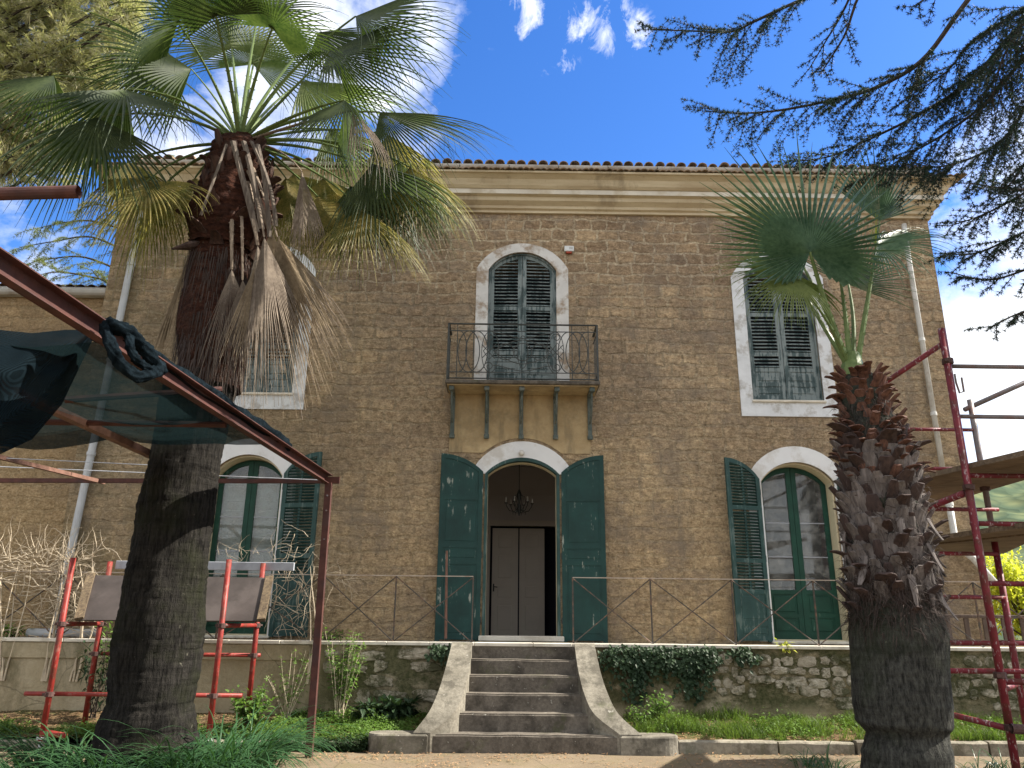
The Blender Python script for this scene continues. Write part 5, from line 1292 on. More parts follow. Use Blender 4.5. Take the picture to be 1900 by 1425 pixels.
F1((530, 330), 9.1, (500, 285), 9.1, (560, 500), 9.2, 1.2, 'frondyel', (.0, -1, .2), spread=50, droop=.5, seed=25)
F1((395, 330), 9.5, (410, 280), 9.3, (400, 480), 9.6, 1.2, 'frondyel', (.0, -1, .2), spread=50, droop=.5, seed=26)
F1((300, 350), 9.0, (350, 290), 9.0, (240, 480), 8.9, 1.15, 'frondyel', (-.4, -.8, .5), spread=80, droop=.9, seed=27, hang=.5, wilt=.5)
F1((740, 300), 9.2, (620, 245), 9.1, (850, 420), 9.1, 1.15, 'frondpale', (.3, -.7, .6), spread=80, droop=1.0, seed=28, hang=.6, wilt=.5)
F1((590, 60), 9.3, (490, 160), 9.1, (700, 60), 9.6, 1.3, 'frond', (.1, -.6, .8), spread=100, droop=.7, seed=29, hang=.6)
F1((300, 120), 9.6, (400, 190), 9.2, (180, 130), 9.8, 1.3, 'frond', (-.2, -.5, .9), spread=100, droop=.9, seed=40, hang=.8)
# dead fronds
F1((502, 432), 8.30, (470, 330), 8.2, (522, 640), 8.20, 2.2, 'dead', (.1, -1, .1), spread=23, droop=.22, seed=30, pmat='petioledead', r0=.05, fold=-.2, join=.5, threads=False, nseg=70, ragged=.22, start=(440, 268), width=1.0)
F1((500, 436), 8.42, (470, 330), 8.3, (556, 640), 8.35, 1.95, 'deadgrey', (.1, -1, .1), spread=26, droop=.30, seed=36, pmat='petioledead', r0=.04, fold=-.2, join=.45, threads=False, nseg=60, ragged=.25, start=(440, 268), width=1.1)
F1((515, 440), 8.28, (480, 330), 8.2, (590, 600), 8.25, 1.75, 'dead', (.2, -1, .1), spread=20, droop=.5, seed=37, pmat='petioledead', r0=.03, join=.45, threads=False, nseg=44, ragged=.3, start=(450, 268), vf=.8)
F1((490, 440), 8.15, (475, 330), 8.15, (500, 640), 8.05, 2.05, 'deadgrey', (.0, -1, .1), spread=20, droop=.2, seed=38, pmat='petioledead', r0=.03, join=.4, threads=False, nseg=44, ragged=.35, start=(445, 268), vf=.8)
F1((450, 520), 8.3, (450, 400), 8.25, (450, 640), 8.2, 1.45, 'deadgrey', (.0, -1, .1), spread=24, droop=.3, seed=39, pmat='petioledead', r0=.03, join=.3, threads=False, nseg=40, ragged=.4, start=(445, 300), vf=.8)
F1((760, 310), 8.9, (640, 240), 8.9, (870, 390), 8.8, 1.15, 'frondyel', (.3, -.7, .6), spread=80, droop=.9, seed=43, hang=.6, wilt=.4)
F1((725, 330), 9.3, (600, 260), 9.2, (800, 500), 9.3, 1.25, 'frond', (.2, -.8, .4), spread=75, droop=.9, seed=44, hang=.4, wilt=.4)
F1((240, 300), 8.7, (330, 265), 8.8, (150, 400), 8.5, 1.15, 'frondyel', (-.4, -.7, .6), spread=85, droop=.9, seed=45, hang=.6, wilt=.4)
F1((100, 140), 8.9, (300, 150), 8.9, (-40, 170), 8.8, 1.2, 'frond', (-.1, -.2, 1), spread=95, droop=.9, seed=46, hang=.8)
F1((478, 455), 8.22, (470, 400), 8.12, (478, 660), 8.15, 1.75, 'deadgrey', (-.1, -1, .1), spread=17, droop=.3, seed=31, pmat='petioledead', r0=.05, join=.5, threads=False, nseg=44, ragged=.25, start=(450, 268), width=1.1)
F1((352, 470), 8.6, (372, 380), 8.5, (305, 650), 8.6, 1.6, 'dead', (-.5, -1, .1), spread=13, droop=.15, seed=32, pmat='petioledead', r0=.04, join=.5, threads=False, nseg=30, ragged=.2, start=(400, 300), width=2)
F1((560, 318), 8.5, (520, 262), 8.5, (570, 480), 8.45, 1.35, 'deadgrey', (0, -1, 0), spread=15, droop=.3, seed=33, pmat='petioledead', r0=.03, join=.5, threads=False, nseg=34, width=1.2)
F1((655, 205), 7.7, (560, 225), 8.0, (720, 330), 7.6, 1.15, 'deadgrey', (.3, -.8, .3), spread=26, droop=1.1, seed=34, pmat='petioledead', r0=.03, threads=True, nseg=18, wilt=.8)
F1((430, 500), 8.32, (430, 400), 8.25, (420, 640), 8.25, 1.35, 'deadgrey', (0, -1, .1), spread=22, droop=.3, seed=35, pmat='petioledead', r0=.04, join=.2, threads=False, nseg=30, ragged=.35, start=(430, 300))
# flat dead petiole straps over the crown base
b = MB()
for (pts, w_) in (([(432, 262), (450, 330), (476, 430)], .075), ([(452, 262), (470, 320), (486, 425)], .07), ([(478, 268), (496, 340), (500, 440)], .055), ([(466, 262), (508, 340), (512, 420)], .05), ([(420, 268), (398, 330), (372, 400)], .04)):
    q = bez(P(*pts[0], Y1 - .42), P(*pts[1], Y1 - .62), P(*pts[2], Y1 - .55), 10); vs = []; 
    for i, p in enumerate(q): vs += [p - Vector((w_ / 2, 0, 0)), p + Vector((0, -.02, 0)), p + Vector((w_ / 2, 0, 0))]
    b.add(vs, [(3 * i + k, 3 * i + k + 1, 3 * i + k + 4, 3 * i + k + 3) for i in range(len(q) - 1) for k in (0, 1)])
b.build('dead_petioles', M['strapdead'], palm1, fixn=False)

# --- smaller palm on the right
Y2 = 7.2
palm2 = thing('fan_palm', (3.55, Y2, 0), 'shorter fan palm with a shaggy trunk and small blue green crown on the right', 'palm tree')
rows = [(1602, 1768, 1560), (1603, 1768, 1500), (1604, 1764, 1440), (1604, 1760, 1400), (1612, 1752, 1362), (1594, 1757, 1338), (1588, 1756, 1300), (1586, 1752, 1240), (1582, 1750, 1180), (1575, 1738, 1100), (1572, 1725, 1020), (1565, 1715, 950), (1560, 1700, 880), (1558, 1680, 820), (1556, 1655, 760), (1555, 1640, 710), (1562, 1612, 690)]
tp2 = [t for t in tpath(rows, Y2) if t[0].z > 0.03]
tp2 = [(Vector((tp2[0][0].x, tp2[0][0].y, -.06)), tp2[0][1] * 1.04)] + tp2
rough0 = P(1640, 1165, Y2).z
trunkmesh([(p, r_ * (.85 if p.z > rough0 else 1)) for p, r_ in tp2], 220, M['trunk2'], 'trunk', palm2, .012, .010, 9)
zz = lambda py: P(1640, py, Y2).z
rng = random.Random(21)
def boots(name, mat, z0, z1, dz, wr, lr, tl, curl, seed):
    rng = random.Random(seed); b = MB(); z = z0; k = 0
    while z < z1:
        c_, rr = on_trunk(tp2, z); a = k * 2.399 + rng.uniform(-.25, .25)
        boot(b, Vector((c_.x + cos(a) * rr * .86, c_.y + sin(a) * rr * .86, z)), a, rng.uniform(*tl), rng.uniform(*wr), rng.uniform(*lr), .015, rng, rng.uniform(*curl)); z += dz; k += 1
    return b.build(name, M[mat], palm2)
boots('red_leaf_bases', 'bootred', zz(900), zz(700), .0062, (.07, .14), (.07, .16), (.3, .9), (-.2, .9), 22)
boots('leaf_bases', 'boot', zz(1130), zz(860), .0056, (.13, .22), (.14, .25), (.04, .36), (-.15, .3), 23)
boots('dark_leaf_bases', 'bootdark', zz(1150), zz(820), .012, (.10, .24), (.12, .24), (.15, .75), (-.3, .6), 24)
b = MB()   # hanging dead bases and fibres near the bottom of the rough zone
for k in range(22):
    z = rng.uniform(zz(1130), zz(960)); c_, rr = on_trunk(tp2, z); a = -pi / 2 + rng.uniform(-1.9, 1.9)
    boot(b, Vector((c_.x + cos(a) * rr * 1.0, c_.y + sin(a) * rr * 1.0, z)), a, rng.uniform(2.75, 3.05), rng.uniform(.05, .10), rng.uniform(.12, .28), .008, rng, rng.uniform(-.3, .3)); b.build('hanging_leaf_base', M['boot'], palm2); b = MB()
b = MB()
for k in range(5200):
    z = rng.uniform(zz(1175), zz(1040)) if k < 3400 else rng.uniform(zz(1175), zz(750)); c_, rr = on_trunk(tp2, z); a = rng.uniform(0, 2 * pi)
    rr *= rng.uniform(.86, 1.0); p = Vector((c_.x + cos(a) * rr, c_.y + sin(a) * rr, z)); d = Vector((cos(a) * rng.uniform(.1, .5) - sin(a) * rng.uniform(-1, 1), sin(a) * rng.uniform(.1, .5) + cos(a) * rng.uniform(-1, 1), rng.uniform(-1.2, .3))).normalized()
    ln_ = rng.uniform(.05, .19); t_ = Vector((-sin(a), cos(a), .3)).normalized() * rng.uniform(.0015, .005); md = p + d * ln_ * .5 + Vector((0, 0, .01)); e = p + d * ln_ + Vector((0, 0, -.03))
    b.add([p - t_, p + t_, md + t_, md - t_, e], [(0, 1, 2, 3), (3, 2, 4)])
b.build('fibre_fringe', M['fibre'], palm2, fixn=False)
def F2(hub, Yh, mid, Ym, tip, Yt, rad, mat, face, start=(1578, 688), **kw):
    h = P(*hub, Yh); m = P(*mid, Ym); ax = P(*tip, Yt) - h
    return frond(palm2, P(*start, Y2), m, h, ax, Vector(face), rad, mat, threads=False, **kw)
F2((1503, 468), 6.9, (1540, 600), 7.1, (1474, 300), 7.0, 1.62, 'frondblue', (.0, -1, .05), spread=155, droop=.06, seed=51, nseg=58, join=.30, r0=.045, ragged=.12, fold=.0, fall=.78, vf=.9)
F2((1470, 506), 7.5, (1500, 560), 7.4, (1390, 545), 7.2, .95, 'frondpale', (.0, -.9, .5), spread=110, droop=.8, seed=52, nseg=50, r0=.03)
F2((1455, 430), 7.8, (1530, 560), 7.5, (1365, 390), 7.9, .95, 'frondpale', (.1, -1, .2), spread=80, droop=.15, seed=53, nseg=40, r0=.03)
F2((1560, 525), 7.3, (1572, 600), 7.25, (1572, 370), 7.3, 1.05, 'frondblue', (.2, -1, 0), spread=15, droop=.05, seed=54, nseg=14, r0=.036, join=.6, fold=.8)
F2((1574, 528), 7.7, (1592, 610), 7.4, (1625, 420), 7.9, 1.0, 'frondblue', (-.1, -1, .1), spread=80, droop=.2, seed=55, nseg=44, r0=.032)
F2((1628, 455), 7.4, (1600, 600), 7.2, (1690, 450), 7.3, .85, 'frondblue', (.1, -.8, .6), spread=105, droop=1.0, seed=56, nseg=48, r0=.032, start=(1590, 690))
F2((1632, 410), 7.9, (1612, 560), 7.6, (1628, 300), 8.1, 1.35, 'frondblue', (.1, -1, .0), fall=.4, vf=.8, spread=50, droop=.06, seed=57, nseg=26, r0=.03, start=(1588, 690))
F2((1626, 462), 7.45, (1606, 600), 7.3, (1618, 380), 7.5, .50, 'frondyellow', (.5, -1, 0), spread=12, droop=.1, seed=58, nseg=8, r0=.02, start=(1590, 690))
F2((1475, 515), 6.9, (1548, 600), 7.0, (1440, 620), 6.7, .72, 'frondpale', (-.1, -.9, .4), spread=70, droop=.9, seed=59, nseg=36, r0=.022)
b = MB(); b.tube([P(1580, 702, Y2), P(1582, 680, Y2), P(1582, 655, Y2)], [.12, .11, .06], 12); b.build('crown_shaft', M['petiole'], palm2)

#PART4
# ------------------------------------------------------------------ conifers
def catmull(pts, m):
    P_ = [Vector(p) for p in pts]; out_ = []
    for i in range(m + 1):
        t = i / m * (len(P_) - 1); k = min(int(t), len(P_) - 2); f = t - k
        p0, p1, p2, p3 = [P_[max(0, min(len(P_) - 1, k + q))] for q in (-1, 0, 1, 2)]
        out_.append(.5 * ((2 * p1) + (p2 - p0) * f + (2 * p0 - 5 * p1 + 4 * p2 - p3) * f * f + (3 * p1 - p0 - 3 * p2 + p3) * f ** 3))
    return out_
def rosette(b, p, d, ln, rng, n=9, w_=.0035):
    ax, sx, nx_ = basis(d, Vector((.1, .2, 1)))
    for k in range(n):
        a = 2 * pi * k / n + rng.uniform(-.3, .3); t = rng.uniform(.15, .95); v = (ax * t + (sx * cos(a) + nx_ * sin(a)) * sqrt(max(.05, 1 - t * t * .7))).normalized()
        s_ = v.cross(Vector((rng.uniform(-1, 1), rng.uniform(-1, 1), rng.uniform(-1, 1)))).normalized() * w_; e = p + v * ln * rng.uniform(.7, 1.15)
        b.add([p - s_, p + s_, e], [(0, 1, 2)])
def cedar_branch(bb, nb, pts, r0, rng, sec_len=(.45, 1.15), every=.11, nl=.042, start=.10, droop=.35, tert=True, spacing=.036):
    L_ = sum((Vector(pts[i + 1]) - Vector(pts[i])).length for i in range(len(pts) - 1)); m = max(8, int(L_ / .12)); q = catmull(pts, m)
    bb.tube(q, [.5 * r0 * (1 - .88 * i / m) + .003 for i in range(m + 1)], 6)
    s_ = start * L_; side = 1
    while s_ < L_:
        f = s_ / L_; i = min(int(f * m), m - 1); p = q[i].lerp(q[i + 1], f * m - i); t = (q[i + 1] - q[i]).normalized()
        sd_ = t.cross(Vector((0, 0, 1)));
        if sd_.length < .1: sd_ = Vector((1, 0, 0))
        sd_.normalize(); side = -side
        d = (t * rng.uniform(.5, 1.1) + sd_ * side * rng.uniform(.4, 1.1) + Vector((0, 0, rng.uniform(-.75, .25)))).normalized()
        ln_ = rng.uniform(*sec_len) * (1 - .62 * f) + .08; k = max(3, int(ln_ / .08)); tw_ = [p]
        for _ in range(k):
            d = (d + Vector((rng.uniform(-.12, .12), rng.uniform(-.12, .12), -droop * .16 + rng.uniform(-.08, .08)))).normalized(); tw_.append(tw_[-1] + d * ln_ / k)
        bb.tube(tw_, [.006 * (1 - .7 * j / k) for j in range(k + 1)], 4, cap=False)
        subs = [tw_]
        if tert:
            for j in range(1, k):
                for s2 in (-1, 1):
                    if rng.random() < .18: continue
                    dd = (tw_[j + 1] - tw_[j]).normalized(); sd2 = dd.cross(Vector((0, 0, 1)))
                    if sd2.length < .1: sd2 = Vector((1, 0, 0))
                    sd2.normalize(); e = (dd * .8 + sd2 * s2 * rng.uniform(.4, 1) + Vector((0, 0, rng.uniform(-.5, .15)))).normalized(); l2 = ln_ * rng.uniform(.15, .38) * (1 - .5 * j / k)
                    t2 = [tw_[j], tw_[j] + e * l2 * .5, tw_[j] + (e + Vector((0, 0, -.12))) * l2]; subs.append(t2)
                    bb.tube(t2, [.0035, .003, .0015], 3, cap=False)
        for tt_ in subs:
            for j in range(len(tt_) - 1):
                a, c = tt_[j], tt_[j + 1]; n = max(1, int((c - a).length / spacing))
                for h in range(n): rosette(nb, a.lerp(c, (h + rng.random() * .6) / n), (c - a).normalized(), nl * rng.uniform(.8, 1.2), rng, 10)
        s_ += every * rng.uniform(.6, 1.4)
    n = int(L_ / .08)
    for h in range(int(n * .25), n): i = min(int(h / n * m), m - 1); rosette(nb, q[i].lerp(q[i + 1], h / n * m - i), (q[i + 1] - q[i]).normalized(), nl, rng, 8)
cedar = thing('cedar', (9.2, 4.5, 0), 'large cedar with dark drooping needle branches hanging in from the upper right', 'tree')
rng = random.Random(77)
bb, nb = MB(), MB()
def CB(pxs, Y0, Y1_, r0, **kw):
    n = len(pxs); cedar_branch(bb, nb, [P(x, y, Y0 + (Y1_ - Y0) * i / (n - 1)) for i, (x, y) in enumerate(pxs)], r0, rng, **kw)
trunk_top = Vector((9.2, 4.5, 14))
CB([(1960, -190), (1804, -10), (1716, 107), (1635, 158), (1568, 180), (1458, 203), (1377, 210), (1306, 206)], 6.4, 8.2, .06, every=.075, start=.25)
CB([(1760, -150), (1600, -40), (1487, 0), (1399, 40), (1355, 59), (1274, 57), (1207, 55)], 6.6, 7.8, .045, every=.095, start=.3)
CB([(1700, -120), (1600, -40), (1560, 30), (1530, 80), (1500, 130)], 6.6, 7.6, .03, every=.12, start=.3, sec_len=(.3, .6))
CB([(1640, -100), (1590, 0), (1570, 60), (1540, 110), (1520, 140)], 6.2, 7.2, .03, every=.14, start=.4, sec_len=(.25, .5))
CB([(1800, -120), (1760, -30), (1720, -5), (1690, 15)], 6.0, 6.6, .02, every=.13, start=.4, sec_len=(.2, .4))
CB([(2000, -60), (1880, 60), (1800, 150), (1700, 215), (1620, 255), (1540, 290), (1470, 300)], 6.6, 8.6, .05, every=.06)
CB([(2000, 20), (1900, 110), (1830, 190), (1750, 250), (1680, 290), (1620, 330)], 6.4, 8.0, .04, every=.055)
CB([(2020, -40), (1950, 0), (1880, 30), (1800, 80), (1760, 130), (1700, 170)], 6.2, 7.4, .04, every=.055)
CB([(1990, 100), (1920, 170), (1870, 250), (1810, 290), (1740, 310), (1690, 300)], 6.0, 7.4, .035, every=.06)
CB([(1990, 180), (1930, 260), (1890, 320), (1860, 360)], 6.0, 6.6, .03, every=.07, sec_len=(.3, .6))
CB([(2040, -80), (1960, -20), (1900, 40), (1860, 110), (1840, 190)], 5.6, 6.4, .035, every=.06)
CB([(2060, 240), (1960, 320), (1880, 370), (1820, 400), (1760, 420)], 6.2, 7.2, .03, every=.055, sec_len=(.3, .65))
CB([(2060, 330), (1960, 400), (1880, 440), (1810, 470), (1745, 470)], 6.2, 7.2, .03, every=.055, sec_len=(.3, .65))
CB([(2060, 400), (1970, 470), (1890, 505), (1830, 520), (1765, 505)], 6.2, 7.0, .028, every=.09, sec_len=(.3, .6))
CB([(2080, 470), (1990, 540), (1920, 570), (1870, 590), (1832, 610)], 6.2, 6.8, .025, every=.11, sec_len=(.25, .45))
CB([(2060, 280), (2000, 330), (1930, 350), (1870, 350), (1800, 340)], 5.8, 6.6, .03, every=.07, sec_len=(.3, .6))
# the rest of the crown, out of the picture to the right
for k in range(16):
    a = rng.uniform(-.9, 2.2) ; z = rng.uniform(5.0, 11); base = Vector((9.2, 4.5, z)); ln_ = rng.uniform(2.5, 4.2)
    d = Vector((cos(a), sin(a), 0)); e = base + d * ln_ + Vector((0, 0, -.5))
    cedar_branch(bb, nb, [base, base + d * ln_ * .5 + Vector((0, 0, .2)), e], .06, rng, every=.22, nl=.08, spacing=.09, sec_len=(.6, 1.3))
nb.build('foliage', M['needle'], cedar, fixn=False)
for p in [PZ(1960, -190, 0)] : pass
bb.tube([(9.2, 4.5, 7.5), P(2000, -200, 6.4), P(1960, -190, 6.4)], [.12, .07, .06], 8); bb.tube([(9.2, 4.5, 6.5), P(2060, 240, 6.2)], [.10, .04], 8); bb.tube([(9.2, 4.5, 6.0), P(2080, 420, 6.2)], [.08, .03], 8)
bb.build('branches', M['bark'], cedar, fixn=False)
b = MB(); b.tube(catmull([(9.25, 4.4, -.05), (9.2, 4.5, 3), (9.15, 4.5, 8), (9.2, 4.5, 14)], 30), [.42 - .011 * i for i in range(31)], 20); b.build('trunk', M['bark'], cedar, smooth=True)

# second cedar, out of the picture on the sunny side; it dapples the forecourt
ced2 = thing('cedar', (13.0, 8.4, 0), 'cedar standing beyond the right edge of the view, shading the forecourt', 'tree')
rng = random.Random(303); bb, nb = MB(), MB()
bb.tube([(13.0, 8.4, -.05), (13.0, 8.4, 6), (12.9, 8.4, 12.6)], [.4, .3, .06], 14)
for k in range(30):
    a = k * 2.4; z = 3.4 + 9.0 * (k / 30); ln_ = 3.6 * (1 - .62 * k / 30) * rng.uniform(.8, 1.1); d = Vector((cos(a) * .75, sin(a), 0)); base = Vector((13.0, 8.4, z)); e = base + d * ln_ + Vector((0, 0, -.3))
    cedar_branch(bb, nb, [base, base + d * ln_ * .5 + Vector((0, 0, .2)), e], .07, rng, every=.26, nl=.11, spacing=.10, sec_len=(.7, 1.5), tert=True)
nb.build('foliage', M['needle'], ced2, fixn=False); bb.build('trunk', M['bark'], ced2, fixn=False)

# feathery pine at the upper left, behind the palm
pine = thing('pine_tree', (-10.4, 12.6, 0), 'tall pine with soft sunlit olive and straw coloured needles filling the upper left corner', 'tree')
rng = random.Random(9); nb = MB(); bb = MB()
bb.tube([(-12.6, 12.9, -.05), (-12.5, 12.7, 5), (-12.3, 12.6, 10), (-12.2, 12.4, 15)], [.35, .3, .24, .12], 14)
def tuft(b, p, d, ln_, n, rng, w_=.004, spread=.55):
    ax, sx, nx_ = basis(d, Vector((.3, .1, 1)))
    for k in range(n):
        a = rng.uniform(0, 2 * pi); t = rng.uniform(.0, spread); v = (ax + (sx * cos(a) + nx_ * sin(a)) * t * 1.6).normalized(); l_ = ln_ * rng.uniform(.6, 1.15)
        s_ = v.cross(Vector((rng.uniform(-1, 1), rng.uniform(-1, 1), rng.uniform(-1, 1)))).normalized() * w_; md = p + v * l_ * .55; e = p + (v + Vector((0, 0, -.22))).normalized() * l_
        b.add([p - s_, p + s_, md + s_ * .8, md - s_ * .8, e], [(0, 1, 2, 3), (3, 2, 4)])
clumps = []
for k in range(260):
    px_, py_ = rng.uniform(-120, 245), rng.uniform(-90, 320)
    lim = 245 - max(0, py_ - 100) * .62 + 30 * noise.noise(Vector((py_ * .02, 0, 0)))
    if px_ > lim: continue
    Yc = rng.uniform(11.4, 13.6); c = P(px_, py_, Yc); clumps.append(c)
    bb.tube([c + Vector((-1.2, .3, -.4)), c + Vector((-.5, .1, -.1)), c], [.035, .02, .008], 5)
    rr = rng.uniform(.28, .55)
    for j in range(38):
        o = Vector((rng.gauss(0, 1), rng.gauss(0, 1), rng.gauss(0, .7))); o = o.normalized() * rr * rng.random() ** .5; d = (o.normalized() * .8 + Vector((.25, -.1, -.1))).normalized()
        tuft(nb, c + o, d, .26, 15, rng, .006)
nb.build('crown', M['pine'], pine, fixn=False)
for k in range(14):
    z = rng.uniform(7, 13.5); c = clumps[rng.randrange(len(clumps))]; bb.tube([(-12.3, 12.6, z), ((-12.3 + c.x) / 2, 12.5, (z + c.z) / 2 + .3), c], [.09, .05, .02], 6)
bb.build('trunk', M['bark'], pine, fixn=False)

# distant sunlit cedar rising over the wing roof
fc = thing('cedar', (-12.6, 19, 0), 'distant sunlit yellow green cedar showing above the roof of the side wing', 'tree')
rng = random.Random(15); bb, nb = MB(), MB(); fx = P(215, 500, 19).x
bb.tube([(fx, 19, 0), (fx + .1, 19, 8), (fx, 19, 13.0)], [.35, .22, .05], 10)
for (pts) in ([(240, 430), (170, 410), (110, 415), (65, 425)], [(240, 470), (170, 440), (100, 448), (42, 458)], [(240, 510), (160, 478), (95, 480), (50, 490)], [(240, 530), (150, 510), (100, 505), (60, 515)], [(230, 545), (150, 530), (90, 530)], [(240, 400), (190, 380), (150, 385)], [(250, 545), (190, 520), (170, 500)], [(250, 360), (300, 320), (350, 300)], [(250, 330), (290, 300), (330, 292)]):
    cedar_branch(bb, nb, [P(x, y, 19 - i * .5) for i, (x, y) in enumerate(pts)], .06, rng, sec_len=(.5, 1.4), every=.20, nl=.085, spacing=.10, droop=.3, start=.05)
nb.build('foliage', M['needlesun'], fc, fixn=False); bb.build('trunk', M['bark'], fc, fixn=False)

# ------------------------------------------------------------------ plants
def leaf(b, p, d, up_, ln_, w_, rng, fold=.25, n=3):
    d = d.normalized(); s_ = d.cross(up_)
    if s_.length < 1e-3: s_ = Vector((1, 0, 0))
    s_.normalize(); nn_ = s_.cross(d)
    vs = []
    prof_ = (.25, .9, 1, .55, .03)
    for i, q in enumerate(prof_):
        t = i / 4; c = p + d * ln_ * t - Vector((0, 0, 1)) * ln_ * .25 * t * t; vs += [c - s_ * w_ / 2 * q + nn_ * fold * w_ * q * .5, c, c + s_ * w_ / 2 * q + nn_ * fold * w_ * q * .5]
    b.add(vs, [(3 * i + k, 3 * i + k + 1, 3 * i + k + 4, 3 * i + k + 3) for i in range(4) for k in (0, 1)])
def shrub(name, loc, h, rad_, nst, nlf, ll, lw, mat, label, cat, seed, stem='bark', bare=.25, group=None):
    rng = random.Random(seed); t = thing(name, loc, label, cat, group); L0 = Vector(loc); lb, sb = MB(), MB()
    for k in range(nst):
        a = rng.uniform(0, 2 * pi); e = L0 + Vector((cos(a) * rad_ * rng.random() ** .5, sin(a) * rad_ * rng.random() ** .5 * .8, h * rng.uniform(.55, 1.05))); m = L0.lerp(e, .5) + Vector((rng.uniform(-.05, .05), rng.uniform(-.05, .05), h * .08))
        q = bez(L0 + Vector((rng.uniform(-.06, .06), rng.uniform(-.06, .06), 0)), m, e, 8); sb.tube(q, [.0045 * (1 - .8 * i / 8) + .0012 for i in range(9)], 5, cap=False)
        for j in range(nlf):
            f = bare + (1 - bare) * rng.random(); i = min(int(f * 8), 7); p = q[i].lerp(q[i + 1], f * 8 - i); d = Vector((rng.gauss(0, 1), rng.gauss(0, 1), rng.gauss(.25, .6))).normalized()
            p2 = p + d * rng.uniform(.0, .07); leaf(lb, p2, d, Vector((rng.uniform(-.3, .3), rng.uniform(-.3, .3), 1)), ll * rng.uniform(.6, 1.2), lw * rng.uniform(.7, 1.2), rng)
    lb.build('leaves', M[mat], t, fixn=False); sb.build('stems', M[stem], t, fixn=False); return t
def gp(px_, Y, z=.2): return (P(px_, 1200, Y).x, Y, z)
# rose bush left of the stairs
shrub('rose_bush', gp(640, 11.95, .25), 1.15, .34, 20, 40, .055, .036, 'leafgreen', 'sunlit loose rose bush with pale green leaves right of the rusty corner post', 'bush', 31, 'twig')
shrub('rose_bush', gp(545, 11.9, .22), .95, .40, 14, 20, .05, .03, 'leafgreen', 'thin twiggy bush against the plaster wall left of the rusty corner post', 'bush', 32, 'twig')
shrub('shrub', gp(480, 11.3, .2), .50, .36, 22, 20, .085, .045, 'leafgreen', 'low bright leafy shrub behind the strap leaves right of the big palm trunk', 'shrub', 33)
shrub('shrub', gp(190, 11.75, .25), 1.0, .36, 14, 18, .12, .035, 'ivy', 'dark narrow leaved shrub against the wall behind the big palm trunk', 'shrub', 34)
shrub('shrub', gp(205, 12.0, .6), 1.0, .25, 8, 18, .10, .035, 'leafgreen', 'light green shoots reaching the terrace coping left of the big palm trunk', 'shrub', 35)
shrub('shrub', gp(740, 11.95, .22), .28, .30, 16, 12, .17, .07, 'ivy', 'low broad leaved dark plant under the mossy wall left of the stairs', 'shrub', 36, bare=.5)
shrub('shrub', gp(690, 11.9, .22), .24, .26, 14, 12, .15, .06, 'ivy', 'low dark broad leaved plant beside the rose bush', 'shrub', 37, bare=.5)
shrub('shrub', gp(1215, 11.75, .22), .42, .26, 20, 20, .07, .03, 'leafgreen', 'small sunlit grey green shrub right of the stair cheek', 'shrub', 38)
shrub('shrub', gp(1180, 11.5, .2), .30, .18, 12, 16, .06, .028, 'leafgreen', 'small low shrub touching the foot of the right stair cheek', 'shrub', 39)
shrub('shrub', gp(610, 12.35, TZ + .0), .16, .28, 14, 10, .06, .03, 'leafgreen', 'little green weeds on the terrace edge right of the rusty corner post', 'shrub', 40)
shrub('shrub', gp(20, 12.4, TZ), .18, .22, 10, 12, .12, .025, 'leafgreen', 'tuft of green weeds on the terrace at the far left edge', 'shrub', 41)
shrub('shrub', gp(1455, 12.22, TZ - .12), .16, .09, 9, 8, .09, .03, 'leafyel', 'small yellow green weed growing from the coping under the right french door', 'weed', 42)
# ivy hanging over the wall right of the stairs
def ivy(x0, x1, zlow, seed, label):
    rng = random.Random(seed); t = thing('ivy', ((x0 + x1) / 2, TY - .06, TZ), label, 'ivy', None); lb, sb = MB(), MB()
    for k in range(int((x1 - x0) * 58) + 2):
        x = rng.uniform(x0, x1); edge = min(x - x0, x1 - x) / (x1 - x0) * 2; L_ = (zlow) * (.35 + .65 * edge) * rng.uniform(.5, 1.1); p = Vector((x, TY - .02, TZ - .03)); q = [p]
        for i in range(8): q.append(q[-1] + Vector((rng.uniform(-.05, .05), rng.uniform(-.018, .012), -L_ / 8)))
        for v in q: v.y = min(v.y, TY - .02)
        sb.tube(q, .004, 4, cap=False)
        for j in range(int(L_ * 42)):
            f = rng.random() * 8; i = min(int(f), 7); c = q[i].lerp(q[i + 1], f - i) + Vector((rng.uniform(-.05, .05), -rng.uniform(.01, .11), rng.uniform(-.03, .03))); leaf(lb, c, Vector((rng.uniform(-1, 1), -.5, rng.uniform(-1, .3))), Vector((rng.uniform(-.4, .4), -1, .5)), rng.uniform(.04, .075), rng.uniform(.035, .06), rng)
    sb.tube([(x0 - .02, TY - .02, TZ - .04), (x1 + .02, TY - .02, TZ - .045)], .006, 5)
    lb.build('leaves', M['ivy'], t, fixn=False); sb.build('stems', M['bark'], t, fixn=False)
ivy(P(1125, 1200, TY).x, P(1225, 1200, TY).x, .82, 51, 'dark glossy ivy hanging on the wall just right of the stair cheek')
ivy(P(1225, 1200, TY).x, P(1325, 1200, TY).x, .80, 52, 'dark ivy patch on the wall between the first ivy and the exposed rubble')
ivy(P(1355, 1200, TY).x, P(1385, 1200, TY).x, .36, 53, 'thin narrow strand of ivy on the rubble wall left of the palm')
ivy(P(800, 1200, TY).x, P(838, 1200, TY).x, .28, 54, 'few ivy leaves at the top of the wall beside the left stair cheek')

